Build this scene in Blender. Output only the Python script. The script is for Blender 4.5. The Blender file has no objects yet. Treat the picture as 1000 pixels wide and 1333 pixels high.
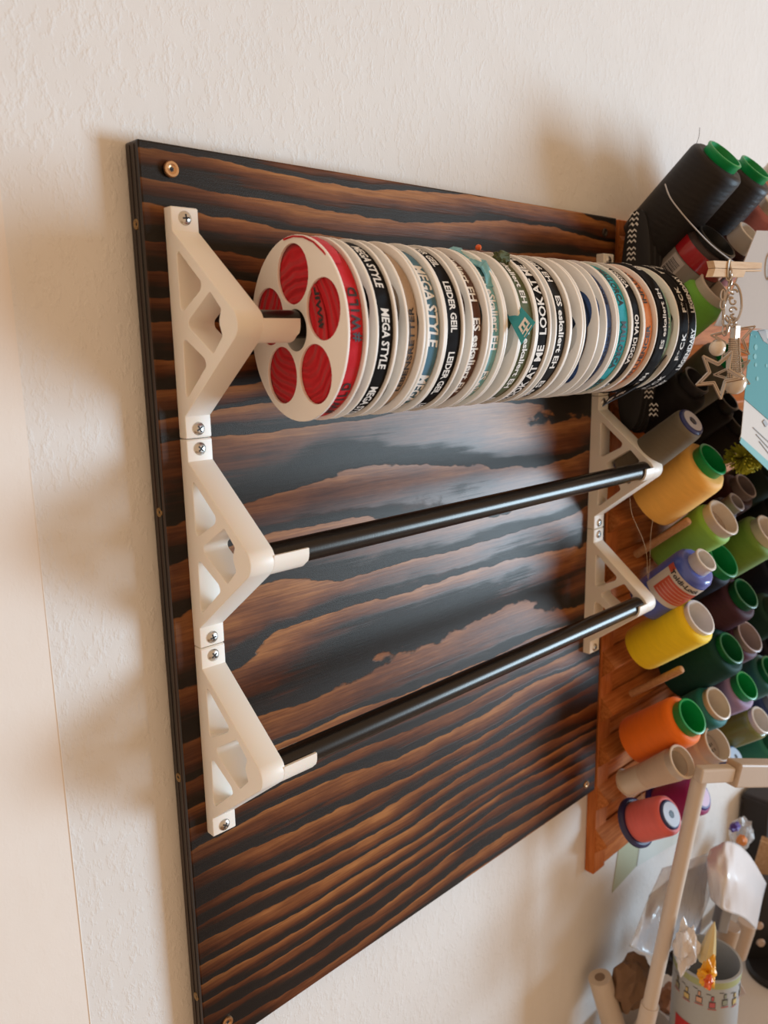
import bpy, bmesh, math, random
import numpy as np
from mathutils import Matrix, Vector
random.seed(7)
S = bpy.context.scene
COL = S.collection
R_ = math.radians

# ------------------------------------------------------------------ camera (image frame taken as 1000 x 1333)
FPX, CX, CY = 1054.98, 500.0, 666.5
CR = np.array([[0.72714, -0.68625, -0.01827], [-0.15355, -0.13665, -0.97865], [0.6691, 0.71442, -0.20474]])
CC = np.array([-0.22986, -0.43782, -0.11198])
cam_d = bpy.data.cameras.new('camera')
cam = bpy.data.objects.new('camera', cam_d); COL.objects.link(cam)
cam_d.sensor_fit = 'VERTICAL'; cam_d.sensor_height = 36.0; cam_d.sensor_width = 27.0
cam_d.lens = FPX / 1333 * 36.0
cam_d.clip_start = 0.01
M = Matrix.Identity(4)
for i in range(3):
    M[i][0] = CR[0][i]; M[i][1] = -CR[1][i]; M[i][2] = -CR[2][i]; M[i][3] = CC[i]
cam.matrix_world = M
cam_d.dof.use_dof = True; cam_d.dof.focus_distance = 0.56; cam_d.dof.aperture_fstop = 9.0
S.camera = cam

# ------------------------------------------------------------------ light
S.view_settings.view_transform = 'Standard'; S.view_settings.look = 'None'
S.view_settings.exposure = 0.0; S.view_settings.gamma = 1.0; S.view_settings.use_curve_mapping = False
W = bpy.data.worlds.new('room'); S.world = W; W.use_nodes = True
bg = W.node_tree.nodes['Background']; bg.inputs[0].default_value = (1.0, 0.67, 0.41, 1); bg.inputs[1].default_value = 0.69
def area(name, loc, target, sx, sy, power, col):
    d = bpy.data.lights.new(name, 'AREA'); d.shape = 'RECTANGLE'; d.size = sx; d.size_y = sy
    d.energy = power; d.color = col
    o = bpy.data.objects.new(name, d); COL.objects.link(o); o.location = loc
    o.rotation_euler = (Vector(target) - Vector(loc)).to_track_quat('-Z', 'Y').to_euler()
    return o
area('window_light', (4.92, -3.71, -1.12), (0.20, 0, -0.26), 1.85, 2.25, 348.0, (0.565, 0.80, 1.0))

# ------------------------------------------------------------------ helpers
def at(u, v, val=0.0, ax=1):
    """point on the world plane Y=val (or X, Z) seen at a pixel"""
    d = CR.T @ np.array([(u - CX) / FPX, (v - CY) / FPX, 1.0])
    return Vector(CC + d * (val - CC[ax]) / d[ax])
def tag(o, label=None, cat=None, group=None, kind=None):
    if label: o['label'] = label
    if cat: o['category'] = cat
    if group: o['group'] = group
    if kind: o['kind'] = kind
    return o
def thing(name, label, cat, loc=(0, 0, 0), rot=(0, 0, 0), group=None):
    o = bpy.data.objects.new(name, None); COL.objects.link(o)
    o.location = loc; o.rotation_euler = rot; o.empty_display_size = 0.01
    return tag(o, label, cat, group)
def link(name, me, parent=None, mat=None, smooth=True, loc=None, rot=None):
    if mat and not me.materials: me.materials.append(mat)
    if smooth is not None:
        me.polygons.foreach_set('use_smooth', [bool(smooth)] * len(me.polygons))
    o = bpy.data.objects.new(name, me); COL.objects.link(o)
    if parent: o.parent = parent
    if loc is not None: o.location = loc
    if rot is not None: o.rotation_euler = rot
    return o
def mesh(name, vs, fs):
    me = bpy.data.meshes.new(name); me.from_pydata([tuple(v) for v in vs], [], fs); me.update(); return me
def sharp(me, ang=35):
    bm = bmesh.new(); bm.from_mesh(me)
    bmesh.ops.recalc_face_normals(bm, faces=bm.faces)
    for e in bm.edges:
        if len(e.link_faces) == 2 and e.calc_face_angle(0) > R_(ang): e.smooth = False
    bm.to_mesh(me); bm.free(); return me
def box_me(name, lo, hi, bev=0.0, seg=2, mtx=None):
    bm = bmesh.new(); bmesh.ops.create_cube(bm, size=1)
    for v in bm.verts:
        v.co = Vector([(lo[i] + hi[i]) / 2 + v.co[i] * (hi[i] - lo[i]) for i in range(3)])
    if bev: bmesh.ops.bevel(bm, geom=bm.edges[:], offset=bev, segments=seg, profile=0.5, affect='EDGES')
    if mtx: bm.transform(mtx)
    me = bpy.data.meshes.new(name); bm.to_mesh(me); bm.free(); return sharp(me, 50)
def lathe_me(name, prof, n=48, closed=False, cap=False, ang=35):
    """profile of (radius, z) turned about local Z"""
    vs = []; fs = []; k = len(prof)
    for i in range(n):
        a = 2 * math.pi * i / n
        for r, z in prof: vs.append((r * math.cos(a), r * math.sin(a), z))
    m = k if closed else k - 1
    for i in range(n):
        j = (i + 1) % n
        for q in range(m):
            q2 = (q + 1) % k
            fs.append((i * k + q, j * k + q, j * k + q2, i * k + q2))
    me = mesh(name, vs, fs)
    bm = bmesh.new(); bm.from_mesh(me)
    bmesh.ops.remove_doubles(bm, verts=bm.verts, dist=1e-6)
    bm.to_mesh(me); bm.free()
    return sharp(me, ang)
def tube_me(name, pts, r, n=8, cyc=False, taper=None):
    pts = [Vector(p) for p in pts]; vs = []; fs = []; N = len(pts)
    up = Vector((0.13, 0.21, 1)).normalized(); prev = None
    for i, p in enumerate(pts):
        if cyc: t = (pts[(i + 1) % N] - pts[i - 1]).normalized()
        else: t = (pts[min(i + 1, N - 1)] - pts[max(i - 1, 0)]).normalized()
        if prev is None: a = t.cross(up).normalized()
        else:
            a = (prev - t * prev.dot(t)).normalized()
        prev = a; b = t.cross(a)
        rr = r if taper is None else r * taper[i]
        for k in range(n):
            th = 2 * math.pi * k / n; vs.append(p + a * math.cos(th) * rr + b * math.sin(th) * rr)
    for i in range(N if cyc else N - 1):
        j = (i + 1) % N
        for k in range(n):
            k2 = (k + 1) % n; fs.append((i * n + k, i * n + k2, j * n + k2, j * n + k))
    if not cyc:
        fs.append(tuple(range(n - 1, -1, -1))); fs.append(tuple((N - 1) * n + k for k in range(n)))
    return sharp(mesh(name, vs, fs), 50)
def rounded(poly, rad, seg=5):
    out = []; n = len(poly)
    for i in range(n):
        p = Vector(poly[i]); a = Vector(poly[i - 1]); b = Vector(poly[(i + 1) % n])
        r = rad[i] if isinstance(rad, (list, tuple)) else rad
        da = (a - p).normalized(); db = (b - p).normalized()
        if r <= 0: out.append(tuple(p)); continue
        ang = da.angle(db); t = min(r / math.tan(ang / 2), (a - p).length * .48, (b - p).length * .48)
        r2 = t * math.tan(ang / 2)
        c = p + (da + db).normalized() * (r2 / math.sin(ang / 2))
        s = p + da * t; e = p + db * t
        a0 = math.atan2(s.y - c.y, s.x - c.x); a1 = math.atan2(e.y - c.y, e.x - c.x)
        d = (a1 - a0 + math.pi) % (2 * math.pi) - math.pi
        for k in range(seg + 1):
            th = a0 + d * k / seg; out.append((c.x + r2 * math.cos(th), c.y + r2 * math.sin(th)))
    return out
def circle(cx, cy, r, n=40, a0=0): return [(cx + r * math.cos(2 * math.pi * k / n + a0), cy + r * math.sin(2 * math.pi * k / n + a0)) for k in range(n)]
def plate_me(name, loops, half, bevel, mtx, bseg=1):
    """flat plate with holes from 2-D loops, centred thickness +-half incl. bevel, placed by mtx"""
    c = bpy.data.curves.new(name, 'CURVE'); c.dimensions = '2D'; c.fill_mode = 'BOTH'
    c.extrude = half - bevel; c.bevel_depth = bevel; c.bevel_resolution = bseg; c.offset = -bevel
    for L in loops:
        s = c.splines.new('POLY'); s.points.add(len(L) - 1)
        for p, q in zip(s.points, L): p.co = (q[0], q[1], 0, 1)
        s.use_cyclic_u = True
    o = bpy.data.objects.new(name, c)
    me = bpy.data.meshes.new_from_object(o); me.transform(mtx)
    bpy.data.objects.remove(o); bpy.data.curves.remove(c)
    bm = bmesh.new(); bm.from_mesh(me); bmesh.ops.remove_doubles(bm, verts=bm.verts, dist=2e-6)
    bm.to_mesh(me); bm.free()
    return sharp(me, 40)
MYZ = Matrix(((0, 0, 1, 0), (1, 0, 0, 0), (0, 1, 0, 0), (0, 0, 0, 1)))      # (a,b,h) -> X=h, Y=a, Z=b
def text_raw(body, bold=0.02, shear=0.0, space=1.0):
    c = bpy.data.curves.new('t', 'FONT'); c.body = body; c.size = 1; c.offset = bold; c.shear = shear
    c.resolution_u = 2; c.space_character = space
    o = bpy.data.objects.new('t', c); COL.objects.link(o)
    bpy.context.view_layer.update()
    me = bpy.data.meshes.new_from_object(o)
    bpy.data.objects.remove(o); bpy.data.curves.remove(c)
    v = np.array([q.co[:2] for q in me.vertices]); f = [tuple(p.vertices) for p in me.polygons]
    bpy.data.meshes.remove(me)
    v[:, 0] -= v[:, 0].min()
    return v, f
_TC = {}
def text_cached(body, bold, shear, space):
    k = (body, bold, shear, space)
    if k not in _TC: _TC[k] = text_raw(*k)
    return _TC[k]
def flat_text_me(name, body, width, height, fn, bold=0.02, shear=0, space=1.0, mirror=False):
    """text scaled to width x cap height, each point mapped through fn(s, t)"""
    v, f = text_cached(body, bold, shear, space)
    w = v[:, 0].max(); h = 0.7
    return mesh(name, [fn(x / w * width, (y - h / 2) / h * height) for x, y in v], f)

# ------------------------------------------------------------------ materials
def mat(name, base, rough=0.5, metal=0.0, spec=0.5, coat=0.0, coat_r=0.1, sheen=0.0, trans=0.0, alpha=1.0, sss=0.0):
    m = bpy.data.materials.new(name); m.use_nodes = True; b = m.node_tree.nodes['Principled BSDF']
    I = b.inputs
    I['Base Color'].default_value = (*base, 1); I['Roughness'].default_value = rough; I['Metallic'].default_value = metal
    I['Specular IOR Level'].default_value = spec; I['Coat Weight'].default_value = coat; I['Coat Roughness'].default_value = coat_r
    I['Sheen Weight'].default_value = sheen; I['Transmission Weight'].default_value = trans; I['Alpha'].default_value = alpha
    if sss: I['Subsurface Weight'].default_value = sss; I['Subsurface Radius'].default_value = (.01, .006, .004)
    return m
class N:
    def __init__(s, m): s.t = m.node_tree; s.b = s.t.nodes['Principled BSDF']
    def n(s, typ, **kw):
        x = s.t.nodes.new(typ)
        for k, v in kw.items(): setattr(x, k, v)
        return x
    def l(s, a, b): s.t.links.new(a, b)
    def math(s, op, a, b=None, c=None):
        x = s.n('ShaderNodeMath', operation=op)
        for i, q in enumerate((a, b, c)):
            if q is None: continue
            if isinstance(q, (int, float)): x.inputs[i].default_value = q
            else: s.l(q, x.inputs[i])
        return x.outputs[0]
    def noise(s, vec, scale, detail=2, rough=.5, dist=0):
        x = s.n('ShaderNodeTexNoise'); x.inputs['Scale'].default_value = scale; x.inputs['Detail'].default_value = detail
        x.inputs['Roughness'].default_value = rough; x.inputs['Distortion'].default_value = dist
        if vec is not None: s.l(vec, x.inputs['Vector'])
        return x.outputs[0]
    def mapping(s, vec, sc=(1, 1, 1), loc=(0, 0, 0), rot=(0, 0, 0)):
        x = s.n('ShaderNodeMapping'); x.inputs['Scale'].default_value = sc; x.inputs['Location'].default_value = loc
        x.inputs['Rotation'].default_value = rot; s.l(vec, x.inputs[0]); return x.outputs[0]
    def obj(s): return s.n('ShaderNodeTexCoord').outputs['Object']
    def ramp(s, fac, stops, interp='LINEAR'):
        x = s.n('ShaderNodeValToRGB'); x.color_ramp.interpolation = interp; e = x.color_ramp.elements
        while len(e) < len(stops): e.new(0.5)
        for q, (p, c) in zip(e, stops): q.position = p; q.color = (*c, 1) if len(c) == 3 else c
        s.l(fac, x.inputs[0]); return x.outputs[0]
    def mix(s, fac, a, b, blend='MIX'):
        x = s.n('ShaderNodeMix', data_type='RGBA', blend_type=blend)
        for sock, q in ((x.inputs[0], fac), (x.inputs[6], a), (x.inputs[7], b)):
            if isinstance(q, (int, float)): sock.default_value = q
            elif isinstance(q, tuple): sock.default_value = (*q, 1)
            else: s.l(q, sock)
        return x.outputs[2]
    def bump(s, h, strength=.3, dist=.001, prev=None):
        x = s.n('ShaderNodeBump'); x.inputs['Strength'].default_value = strength; x.inputs['Distance'].default_value = dist
        s.l(h, x.inputs['Height'])
        if prev is not None: s.l(prev, x.inputs['Normal'])
        s.l(x.outputs[0], s.b.inputs['Normal']); return x.outputs[0]

def plaster(name, base, fine=True):
    m = mat(name, base, 0.9, spec=0.15); k = N(m); o = k.obj()
    a = k.noise(k.mapping(o, (1, 1, .6)), 230, 3, .6)
    a2 = k.ramp(a, [(.50, (0, 0, 0)), (.70, (1, 1, 1))])
    b = k.noise(o, 14, 3, .6)
    d = k.noise(o, 700, 2, .6)
    nb = k.bump(a2, .30 if fine else .05, .0010)
    nb = k.bump(b, .3, .004, nb); k.bump(d, .12, .0004, nb)
    c = k.mix(k.ramp(b, [(.3, (0, 0, 0)), (.7, (1, 1, 1))]), tuple(x * .97 for x in base), base)
    k.l(c, k.b.inputs['Base Color'])
    return m
M_WALL = plaster('white_plaster', (.80, .785, .765))
M_WALL2 = plaster('smooth_cream_paint', (.86, .80, .74), False)
M_PLA = mat('white_printed_plastic', (.92, .875, .80), .42, spec=.4, sss=.12)
k = N(M_PLA); k.bump(k.noise(k.mapping(k.obj(), (30, 30, 1)), 60, 1), .04, .0002)
M_PLA2 = mat('spool_plastic', (.92, .87, .80), .40, spec=.4)
M_ROD = mat('black_metal_tube', (.008, .0065, .006), .27, metal=0.0, spec=.42)
M_ROD.node_tree.nodes['Principled BSDF'].inputs['Specular Tint'].default_value = (1, .90, .80, 1)
k = N(M_ROD); k.bump(k.noise(k.mapping(k.obj(), (.02, 1, 1)), 900, 2), .08, .0002)
M_STEEL = mat('steel_screw', (.62, .60, .57), .28, metal=1.0)
M_BRASS = mat('yellow_zinc_screw', (.62, .36, .18), .30, metal=.9)
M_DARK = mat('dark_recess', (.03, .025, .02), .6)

def charred():
    m = mat('flame_charred_pine', (.1, .05, .03), .4, spec=.30, coat=.04, coat_r=.25)
    m.node_tree.nodes['Principled BSDF'].inputs['Specular Tint'].default_value = (1, .86, .74, 1)
    k = N(m); o = k.obj(); sep = k.n('ShaderNodeSeparateXYZ'); k.l(o, sep.inputs[0])
    x, y, z = sep.outputs
    # ring field: bands run along X, waviness from stretched noise
    w1 = k.noise(k.mapping(o, (.62, 1, 3.0), loc=(.3, 0, 3.1)), 3.4, 2, .42)
    w2 = k.noise(k.mapping(o, (.7, 1, 2.6), loc=(4, 0, 0)), 12, 2, .5)
    w3 = k.noise(k.mapping(o, (1, 1, 2), loc=(4, 3, 0)), 60, 2, .5)
    g = k.math('MULTIPLY', z, 26.0)
    low = k.math('MAXIMUM', k.math('SUBTRACT', k.math('MULTIPLY', z, -1), .38), 0.0)
    top = k.math('MAXIMUM', k.math('ADD', z, .17), 0.0)
    g = k.math('ADD', g, k.math('MULTIPLY', low, -34.0))
    g = k.math('ADD', g, k.math('MULTIPLY', top, 34.0))
    g = k.math('ADD', g, k.math('MULTIPLY', w1, 4.0))
    g = k.math('ADD', g, k.math('MULTIPLY', w2, .6))
    g = k.math('ADD', g, k.math('MULTIPLY', w3, .22))
    fr = k.math('FRACT', g)
    big = k.noise(k.mapping(o, (1, 1, 3.2), loc=(1, 0, 7)), 6.5, 2, .5)
    mid = k.noise(k.mapping(o, (.11, 1, 5), loc=(8, 0, 1)), 38, 3, .55)
    t = k.math('ADD', fr, k.math('MULTIPLY', k.math('SUBTRACT', big, .5), 1.5))
    t = k.math('ADD', t, k.math('MULTIPLY', k.math('SUBTRACT', mid, .5), .62))
    stre = k.noise(k.mapping(o, (.035, 1, 1), loc=(2, 0, 5)), 260, 3, .6)
    t = k.math('ADD', t, k.math('MULTIPLY', k.math('SUBTRACT', stre, .5), .42))
    t = k.math('ADD', t, k.math('MULTIPLY', low, -.5))
    edge = k.ramp(fr, [(0.0, (0, 0, 0)), (.10, (0, 0, 0)), (.24, (1, 1, 1)), (.955, (1, 1, 1)), (.985, (0, 0, 0))])
    col = k.ramp(t, [(.10, (.0075, .0055, .005)), (.27, (.018, .010, .007)), (.38, (.068, .020, .009)), (.56, (.145, .044, .016)), (.78, (.25, .088, .028)), (.98, (.40, .165, .052))])
    col = k.mix(edge, (.011, .008, .007), col)
    grain = k.noise(k.mapping(o, (.05, 1, 1), loc=(0, 0, 0)), 620, 3, .65)
    col = k.mix(k.ramp(grain, [(.35, (0, 0, 0)), (.6, (1, 1, 1))]), k.mix(1.0, col, (.66, .60, .56), 'MULTIPLY'), col)
    # burn darkens the outer border
    ex = k.math('MINIMUM', x, k.math('SUBTRACT', .4914, x))
    exn = k.math('ADD', ex, k.math('MULTIPLY', k.math('SUBTRACT', big, .5), .06))
    burn = k.ramp(k.math('MULTIPLY', exn, 1.0), [(.0, (.45, .42, .42)), (.06, (1, 1, 1))])
    col = k.mix(1.0, col, burn, 'MULTIPLY')
    k.l(col, k.b.inputs['Base Color'])
    dk = k.ramp(k.math('MULTIPLY', t, edge), [(.22, (1, 1, 1)), (.42, (0, 0, 0))])
    sp = k.noise(o, 1700, 2, .6)
    r = k.math('ADD', .36, k.math('MULTIPLY', dk, .08))
    k.l(r, k.b.inputs['Roughness'])
    cr = k.math('ADD', .26, k.math('MULTIPLY', dk, .14)); k.l(cr, k.b.inputs['Coat Roughness'])
    spx = k.math('MULTIPLY', sp, dk)
    nb = k.bump(spx, .35, .0004)
    nb = k.bump(fr, .22, .0012, nb)
    k.bump(grain, .16, .0005, nb)
    return m
M_CHAR = charred()
def burnt_edge():
    m = mat('burnt_board_edge', (.02, .012, .01), .42, coat=.2, coat_r=.3); k = N(m); o = k.obj()
    a = k.noise(k.mapping(o, (60, 60, 1.2)), 6, 3, .6)
    k.l(k.ramp(a, [(.4, (.008, .006, .006)), (.62, (.03, .014, .010)), (.8, (.075, .028, .015))]), k.b.inputs['Base Color'])
    k.bump(a, .5, .001); return m
M_EDGE = burnt_edge()
def oakish(name, c1, c2, rot=(0, 0, 0), sc=(1, 12, 12)):
    m = mat(name, c1, .5, spec=.3); k = N(m); o = k.mapping(k.obj(), sc, rot=rot)
    a = k.noise(o, 26, 4, .6, .4); k.l(k.mix(k.ramp(a, [(.35, (0, 0, 0)), (.65, (1, 1, 1))]), c1, c2), k.b.inputs['Base Color'])
    k.bump(a, .15, .0006); k.b.inputs['Roughness'].default_value = .6; k.b.inputs['Specular IOR Level'].default_value = .15; return m
M_RACK = oakish('orange_brown_wood', (.40, .115, .025), (.58, .20, .055))
M_RACKV = oakish('orange_brown_wood_upright', (.40, .11, .025), (.55, .18, .05), sc=(12, 12, 1))
M_PEG = oakish('wooden_dowel', (.44, .22, .10), (.54, .30, .15))
M_PINE = oakish('pale_beech', (.62, .42, .25), (.72, .53, .34))
def fabric(name, c, scale=1600, rough=.75, st=.25):
    m = mat(name, c, rough, spec=.12 if max(c) < .03 else .22, sheen=0 if max(c) < .03 else .1); k = N(m); o = k.obj()
    a = k.noise(o, scale, 2, .7); b = k.noise(o, 120, 2, .5)
    col = k.mix(a, tuple(x * .72 for x in c), tuple(min(1, x * 1.15) for x in c)); k.l(col, k.b.inputs['Base Color'])
    nb = k.bump(a, st, .0004)
    # concentric folds of the wound band, seen through the flange holes
    sp = k.n('ShaderNodeSeparateXYZ'); k.l(o, sp.inputs[0])
    rad = k.math('SQRT', k.math('ADD', k.math('MULTIPLY', sp.outputs[1], sp.outputs[1]), k.math('MULTIPLY', sp.outputs[2], sp.outputs[2])))
    w = k.math('SINE', k.math('ADD', k.math('MULTIPLY', rad, 1000), k.math('MULTIPLY', k.noise(o, 30, 2, .5), 20)))
    k.bump(w, .8, .0013, nb)
    return m
def thread(name, c, rough=.6, sheen=.3, shine=.3):
    m = mat(name, c, rough, spec=shine * (.45 if max(c) < .06 else 1), sheen=0 if max(c) < .06 else sheen * .5); k = N(m); o = k.obj()
    sp = k.n('ShaderNodeSeparateXYZ'); k.l(o, sp.inputs[0])
    an = k.math('ARCTAN2', sp.outputs[1], sp.outputs[0])
    h = k.math('SINE', k.math('ADD', k.math('MULTIPLY', sp.outputs[2], 6200), k.math('MULTIPLY', an, 9)))
    h2 = k.math('SINE', k.math('ADD', k.math('MULTIPLY', sp.outputs[2], -1300), k.math('MULTIPLY', an, 7)))
    b = k.noise(k.mapping(o, (1, 1, 4)), 50, 3, .6)
    k.l(k.mix(b, tuple(x * .88 for x in c), tuple(min(1, x * 1.08) for x in c)), k.b.inputs['Base Color'])
    nb = k.bump(h, .12, .0003); nb = k.bump(h2, .08, .0004, nb); k.bump(b, .2, .002, nb)
    return m
_C = {}
def plain(name, c, **kw):
    key = name
    if key not in _C:
        m = mat(name, c, **kw); k = N(m); a = k.noise(k.obj(), 300, 2, .5); k.bump(a, .03, .0003)
        k.l(k.mix(a, tuple(x * .95 for x in c), c), k.b.inputs['Base Color'])
        _C[key] = m
    return _C[key]
WHITE_INK = plain('white_print', (.82, .80, .76), rough=.6)
BLACK_INK = plain('black_print', (.025, .02, .02), rough=.6)

# ------------------------------------------------------------------ walls
YW = 0.015
def wall():
    me = box_me('wall_back', (-0.07, YW, -1.75), (2.6, YW + .12, 1.0))
    tag(link('wall_back', me, None, M_WALL, False), kind='structure')
    # the wall turns away slightly left of a thin joint line
    vs = []; a = Vector((-.07, YW, 0)); d = Vector((-1, -.05, 0)).normalized() * 1.6; n = Vector((-.05, 1, 0)).normalized() * .1
    q = [a, a + d, a + d + n, a + n]
    vs = [Vector((p.x, p.y, -1.75)) for p in q] + [Vector((p.x, p.y, 1.0)) for p in q]
    fs = [(0, 1, 5, 4), (1, 2, 6, 5), (2, 3, 7, 6), (3, 0, 4, 7), (3, 2, 1, 0), (4, 5, 6, 7)]
    tag(link('wall_left', sharp(mesh('wall_left', vs, fs)), None, M_WALL2, False), kind='structure')
    tag(link('trim_1', tube_me('joint', [(-.0705, YW - .0001, z) for z in np.linspace(-1.7, -.17, 60)], .0004, 6, False, [min(1, .1 + i / 8) for i in range(60)][::-1]), None, M_WALL2), 'hairline ridge of paint along the wall joint', kind='structure')
    fl = plain('floor_wood', (.35, .2, .1), rough=.5)
    tag(link('floor', box_me('floor', (-1.7, -2.5, -1.80), (2.6, .3, -1.75)), None, fl, False), kind='structure')
wall()

# ------------------------------------------------------------------ board
BW, BH = .4914, .60
board = thing('wooden_board', 'large square charred pine board screwed flat to the white wall, dark and honey bands', 'board', (0, 0, 0))
panel = link('panel', box_me('panel', (0, 0, -BH), (BW, YW, 0), .0012, 2), board, M_CHAR, False)
panel.data.materials.append(M_EDGE)
for p in panel.data.polygons:
    if abs(p.normal.x) > .6 or abs(p.normal.z) > .9: p.material_index = 1
# glued layers of the board show as ridges along the left edge
for yy in (.0045, .0098):
    link('layer_ridge', box_me('ridge', (-.0005, yy - .0007, -BH + .002), (.0002, yy + .0007, -.002), .0002, 1), board, M_EDGE, False)

def screw_head(name, parent, loc, rot, r, m, star=False, tilt=.3, lab=None, dome=.35):
    prof = [(0, r * dome), (r * .35, r * dome * .95), (r * .7, r * dome * .72), (r * .93, r * dome * .3), (r, 0), (r, -r * .15), (0, -r * .15)]
    if star: prof = [(0, r * .10), (r * .38, r * .12), (r * .62, r * .30), (r * .9, r * .30), (r, r * .14), (r, -.0005), (0, -.0005)]
    o = link(name, lathe_me('screw_head', prof, 20), parent, m, True, loc, rot)
    if lab: o['label'] = lab
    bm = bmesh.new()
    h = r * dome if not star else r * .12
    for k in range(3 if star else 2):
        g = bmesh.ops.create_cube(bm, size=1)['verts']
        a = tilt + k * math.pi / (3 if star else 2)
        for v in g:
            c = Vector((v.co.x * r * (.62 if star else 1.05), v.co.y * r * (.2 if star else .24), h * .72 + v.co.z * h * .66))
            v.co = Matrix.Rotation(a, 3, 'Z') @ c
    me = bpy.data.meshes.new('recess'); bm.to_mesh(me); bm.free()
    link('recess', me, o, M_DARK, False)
    return o
FRONT = (R_(90), 0, 0)      # local Z of the head -> -Y
LEFT = (0, R_(-90), 0)      # local Z of the head -> -X
for (u, v, r, lab) in ((221, 221, .0046, 'brass coloured star screw, fully proud'), (787, 303, .0040, None), (763, 1021, .0042, None), (296, 1330, .0042, None)):
    p = at(u, v, 0)
    s = screw_head('star_screw', board, (p.x, -.0002 if r < .0045 else -.0016, p.z), FRONT, r, M_BRASS if r > .0045 or v > 1000 else plain('burnt_screw', (.06, .045, .035), rough=.4, metal=.6), True, .4, lab)
for (u, v) in ((178, 292), (208, 667), (233, 1012), (256, 1297)):
    p = at(u, v, 0, 0)
    screw_head('edge_screw', board, (.0002, min(max(p.y, .004), .011), p.z), LEFT, .0031, plain('dull_brass_screw', (.30, .19, .08), rough=.4, metal=.5), True, .2)

# ------------------------------------------------------------------ brackets
ZT, PIT = -.0348, .1317
XL, XR, BRW = .0132, .4754, .0172
RY, RZ, RR = -.0588, -.0662, .0079          # rod axis (Y), rod axis Z below bracket top, rod radius
def bracket_mesh(side, trough):
    d, kz, H = .0082, .0132, PIT - .0005
    apr = .0100
    # outline: tangents from the foot kink to the apex circle
    def tang(px, py, sgn):
        c = Vector((RY, RZ)); p = Vector((px, py)); v = p - c; L = v.length; a = math.acos(apr / L); b = math.atan2(v.y, v.x)
        return b + sgn * a
    a1 = tang(-d, -kz, 1); a2 = tang(-d, -H + kz, -1)
    a1 %= 2 * math.pi; a2 %= 2 * math.pi
    arc = [(RY + apr * math.cos(a1 + (a2 - a1) * t / 14), RZ + apr * math.sin(a1 + (a2 - a1) * t / 14)) for t in range(15)]
    outer = [(0, 0), (0, -H)] + [(-d + .0008, -H), (-d, -H + .0008), (-d, -H + kz)] + arc[::-1] + [(-d, -kz), (-d, -.0008), (-d + .0008, 0)]
    up = rounded([(-.0112, -.0235), (-.0355, -.0432), (-.0335, -.0472), (-.0118, -.0590)], [.0015, .003, .003, .0025])
    lo = [(a, -H - b) for a, b in up]
    diam = [(-.0165, -.0648)] + [(-.0435, -.0485), (-.0535, -.0580)] + [(-.0505, -.0648)] + [(-.0535, -.0722), (-.0435, -.0815)]
    dia = rounded(diam, [.003, .002, .0012, .006, .0012, .002])
    mt = MYZ.copy()
    me = plate_me('bracket_frame', [outer, up, lo, dia], BRW / 2, .0006, mt)
    return me
def trough_mesh(x0, x1, sgn):
    """U channel open on top; sgn=+1 extends to +X"""
    ro, ri = .0101, .0084; n = 18; sec = []
    top = .0030
    for k in range(n + 1):
        a = math.pi + math.pi * k / n; sec.append((ro * math.cos(a), ro * math.sin(a)))
    outer = [(-ro, top)] + sec + [(ro, top)]
    inner = [(ri, top)] + [(ri * math.cos(-math.pi * k / n), ri * math.sin(-math.pi * k / n)) for k in range(n + 1)] + [(-ri, top)]
    loop = outer + inner
    xs = [x0, x1 - sgn * .0035, x1 - sgn * .0012, x1]; vs = []
    for i, x in enumerate(xs):
        cut = [0, 0, .0016, .0045][i]           # lower corner of the end is rounded off
        for a, b in loop:
            vs.append((x - (sgn * .0012 if (i == 3 and b < -ro + cut) else 0), RY + a, RZ + b))
    m = len(loop); fs = []
    for i in range(3):
        for j in range(m): j2 = (j + 1) % m; fs.append((i * m + j, i * m + j2, (i + 1) * m + j2, (i + 1) * m + j))
    h = m // 2
    for base in (0, 3 * m):
        for j in range(h - 1): fs.append((base + j, base + j + 1, base + m - 2 - j, base + m - 1 - j))
    return sharp(mesh('rod_cradle', vs, fs), 40)
BM = bracket_mesh('l', 1)
TL = trough_mesh(BRW / 2 - .001, BRW / 2 + .0242, 1)
TR = trough_mesh(-BRW / 2 + .001, -BRW / 2 - .0130, -1)
HEAD = None
pos = ['top', 'middle', 'bottom']
for side, xc, tr in (('left', XL + BRW / 2, TL), ('right', XR - BRW / 2, TR)):
    for k in range(3):
        zt = ZT - k * PIT
        desc = {('left', 0): 'behind the front face of the red ribbon spool', ('left', 1): 'holding the left end of the middle black rod',
                ('left', 2): 'holding the left end of the lowest black rod', ('right', 0): 'mostly hidden behind the ribbon spools',
                ('right', 1): 'holding the right end of the middle black rod', ('right', 2): 'holding the right end of the lowest black rod'}[(side, k)]
        b = thing('rod_bracket', 'white triangular bracket, %s side, %s' % (side, desc), 'bracket', (xc, 0, zt), group='white rod brackets')
        link('bracket_frame', BM, b, M_PLA, None)
        link('rod_cradle', tr, b, M_PLA, True)
        for j, zz in enumerate((-.0060, -PIT + .0060)):
            xs = 0.0
            screw_head('cross_screw', b, (xs * (1 if side == 'left' else 1), -.0083, zz), FRONT, .0041, M_STEEL, False, [.1, .5, .8, .25, .6, .95][(k * 2 + j) % 6], 'steel cross-head screw')

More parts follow.
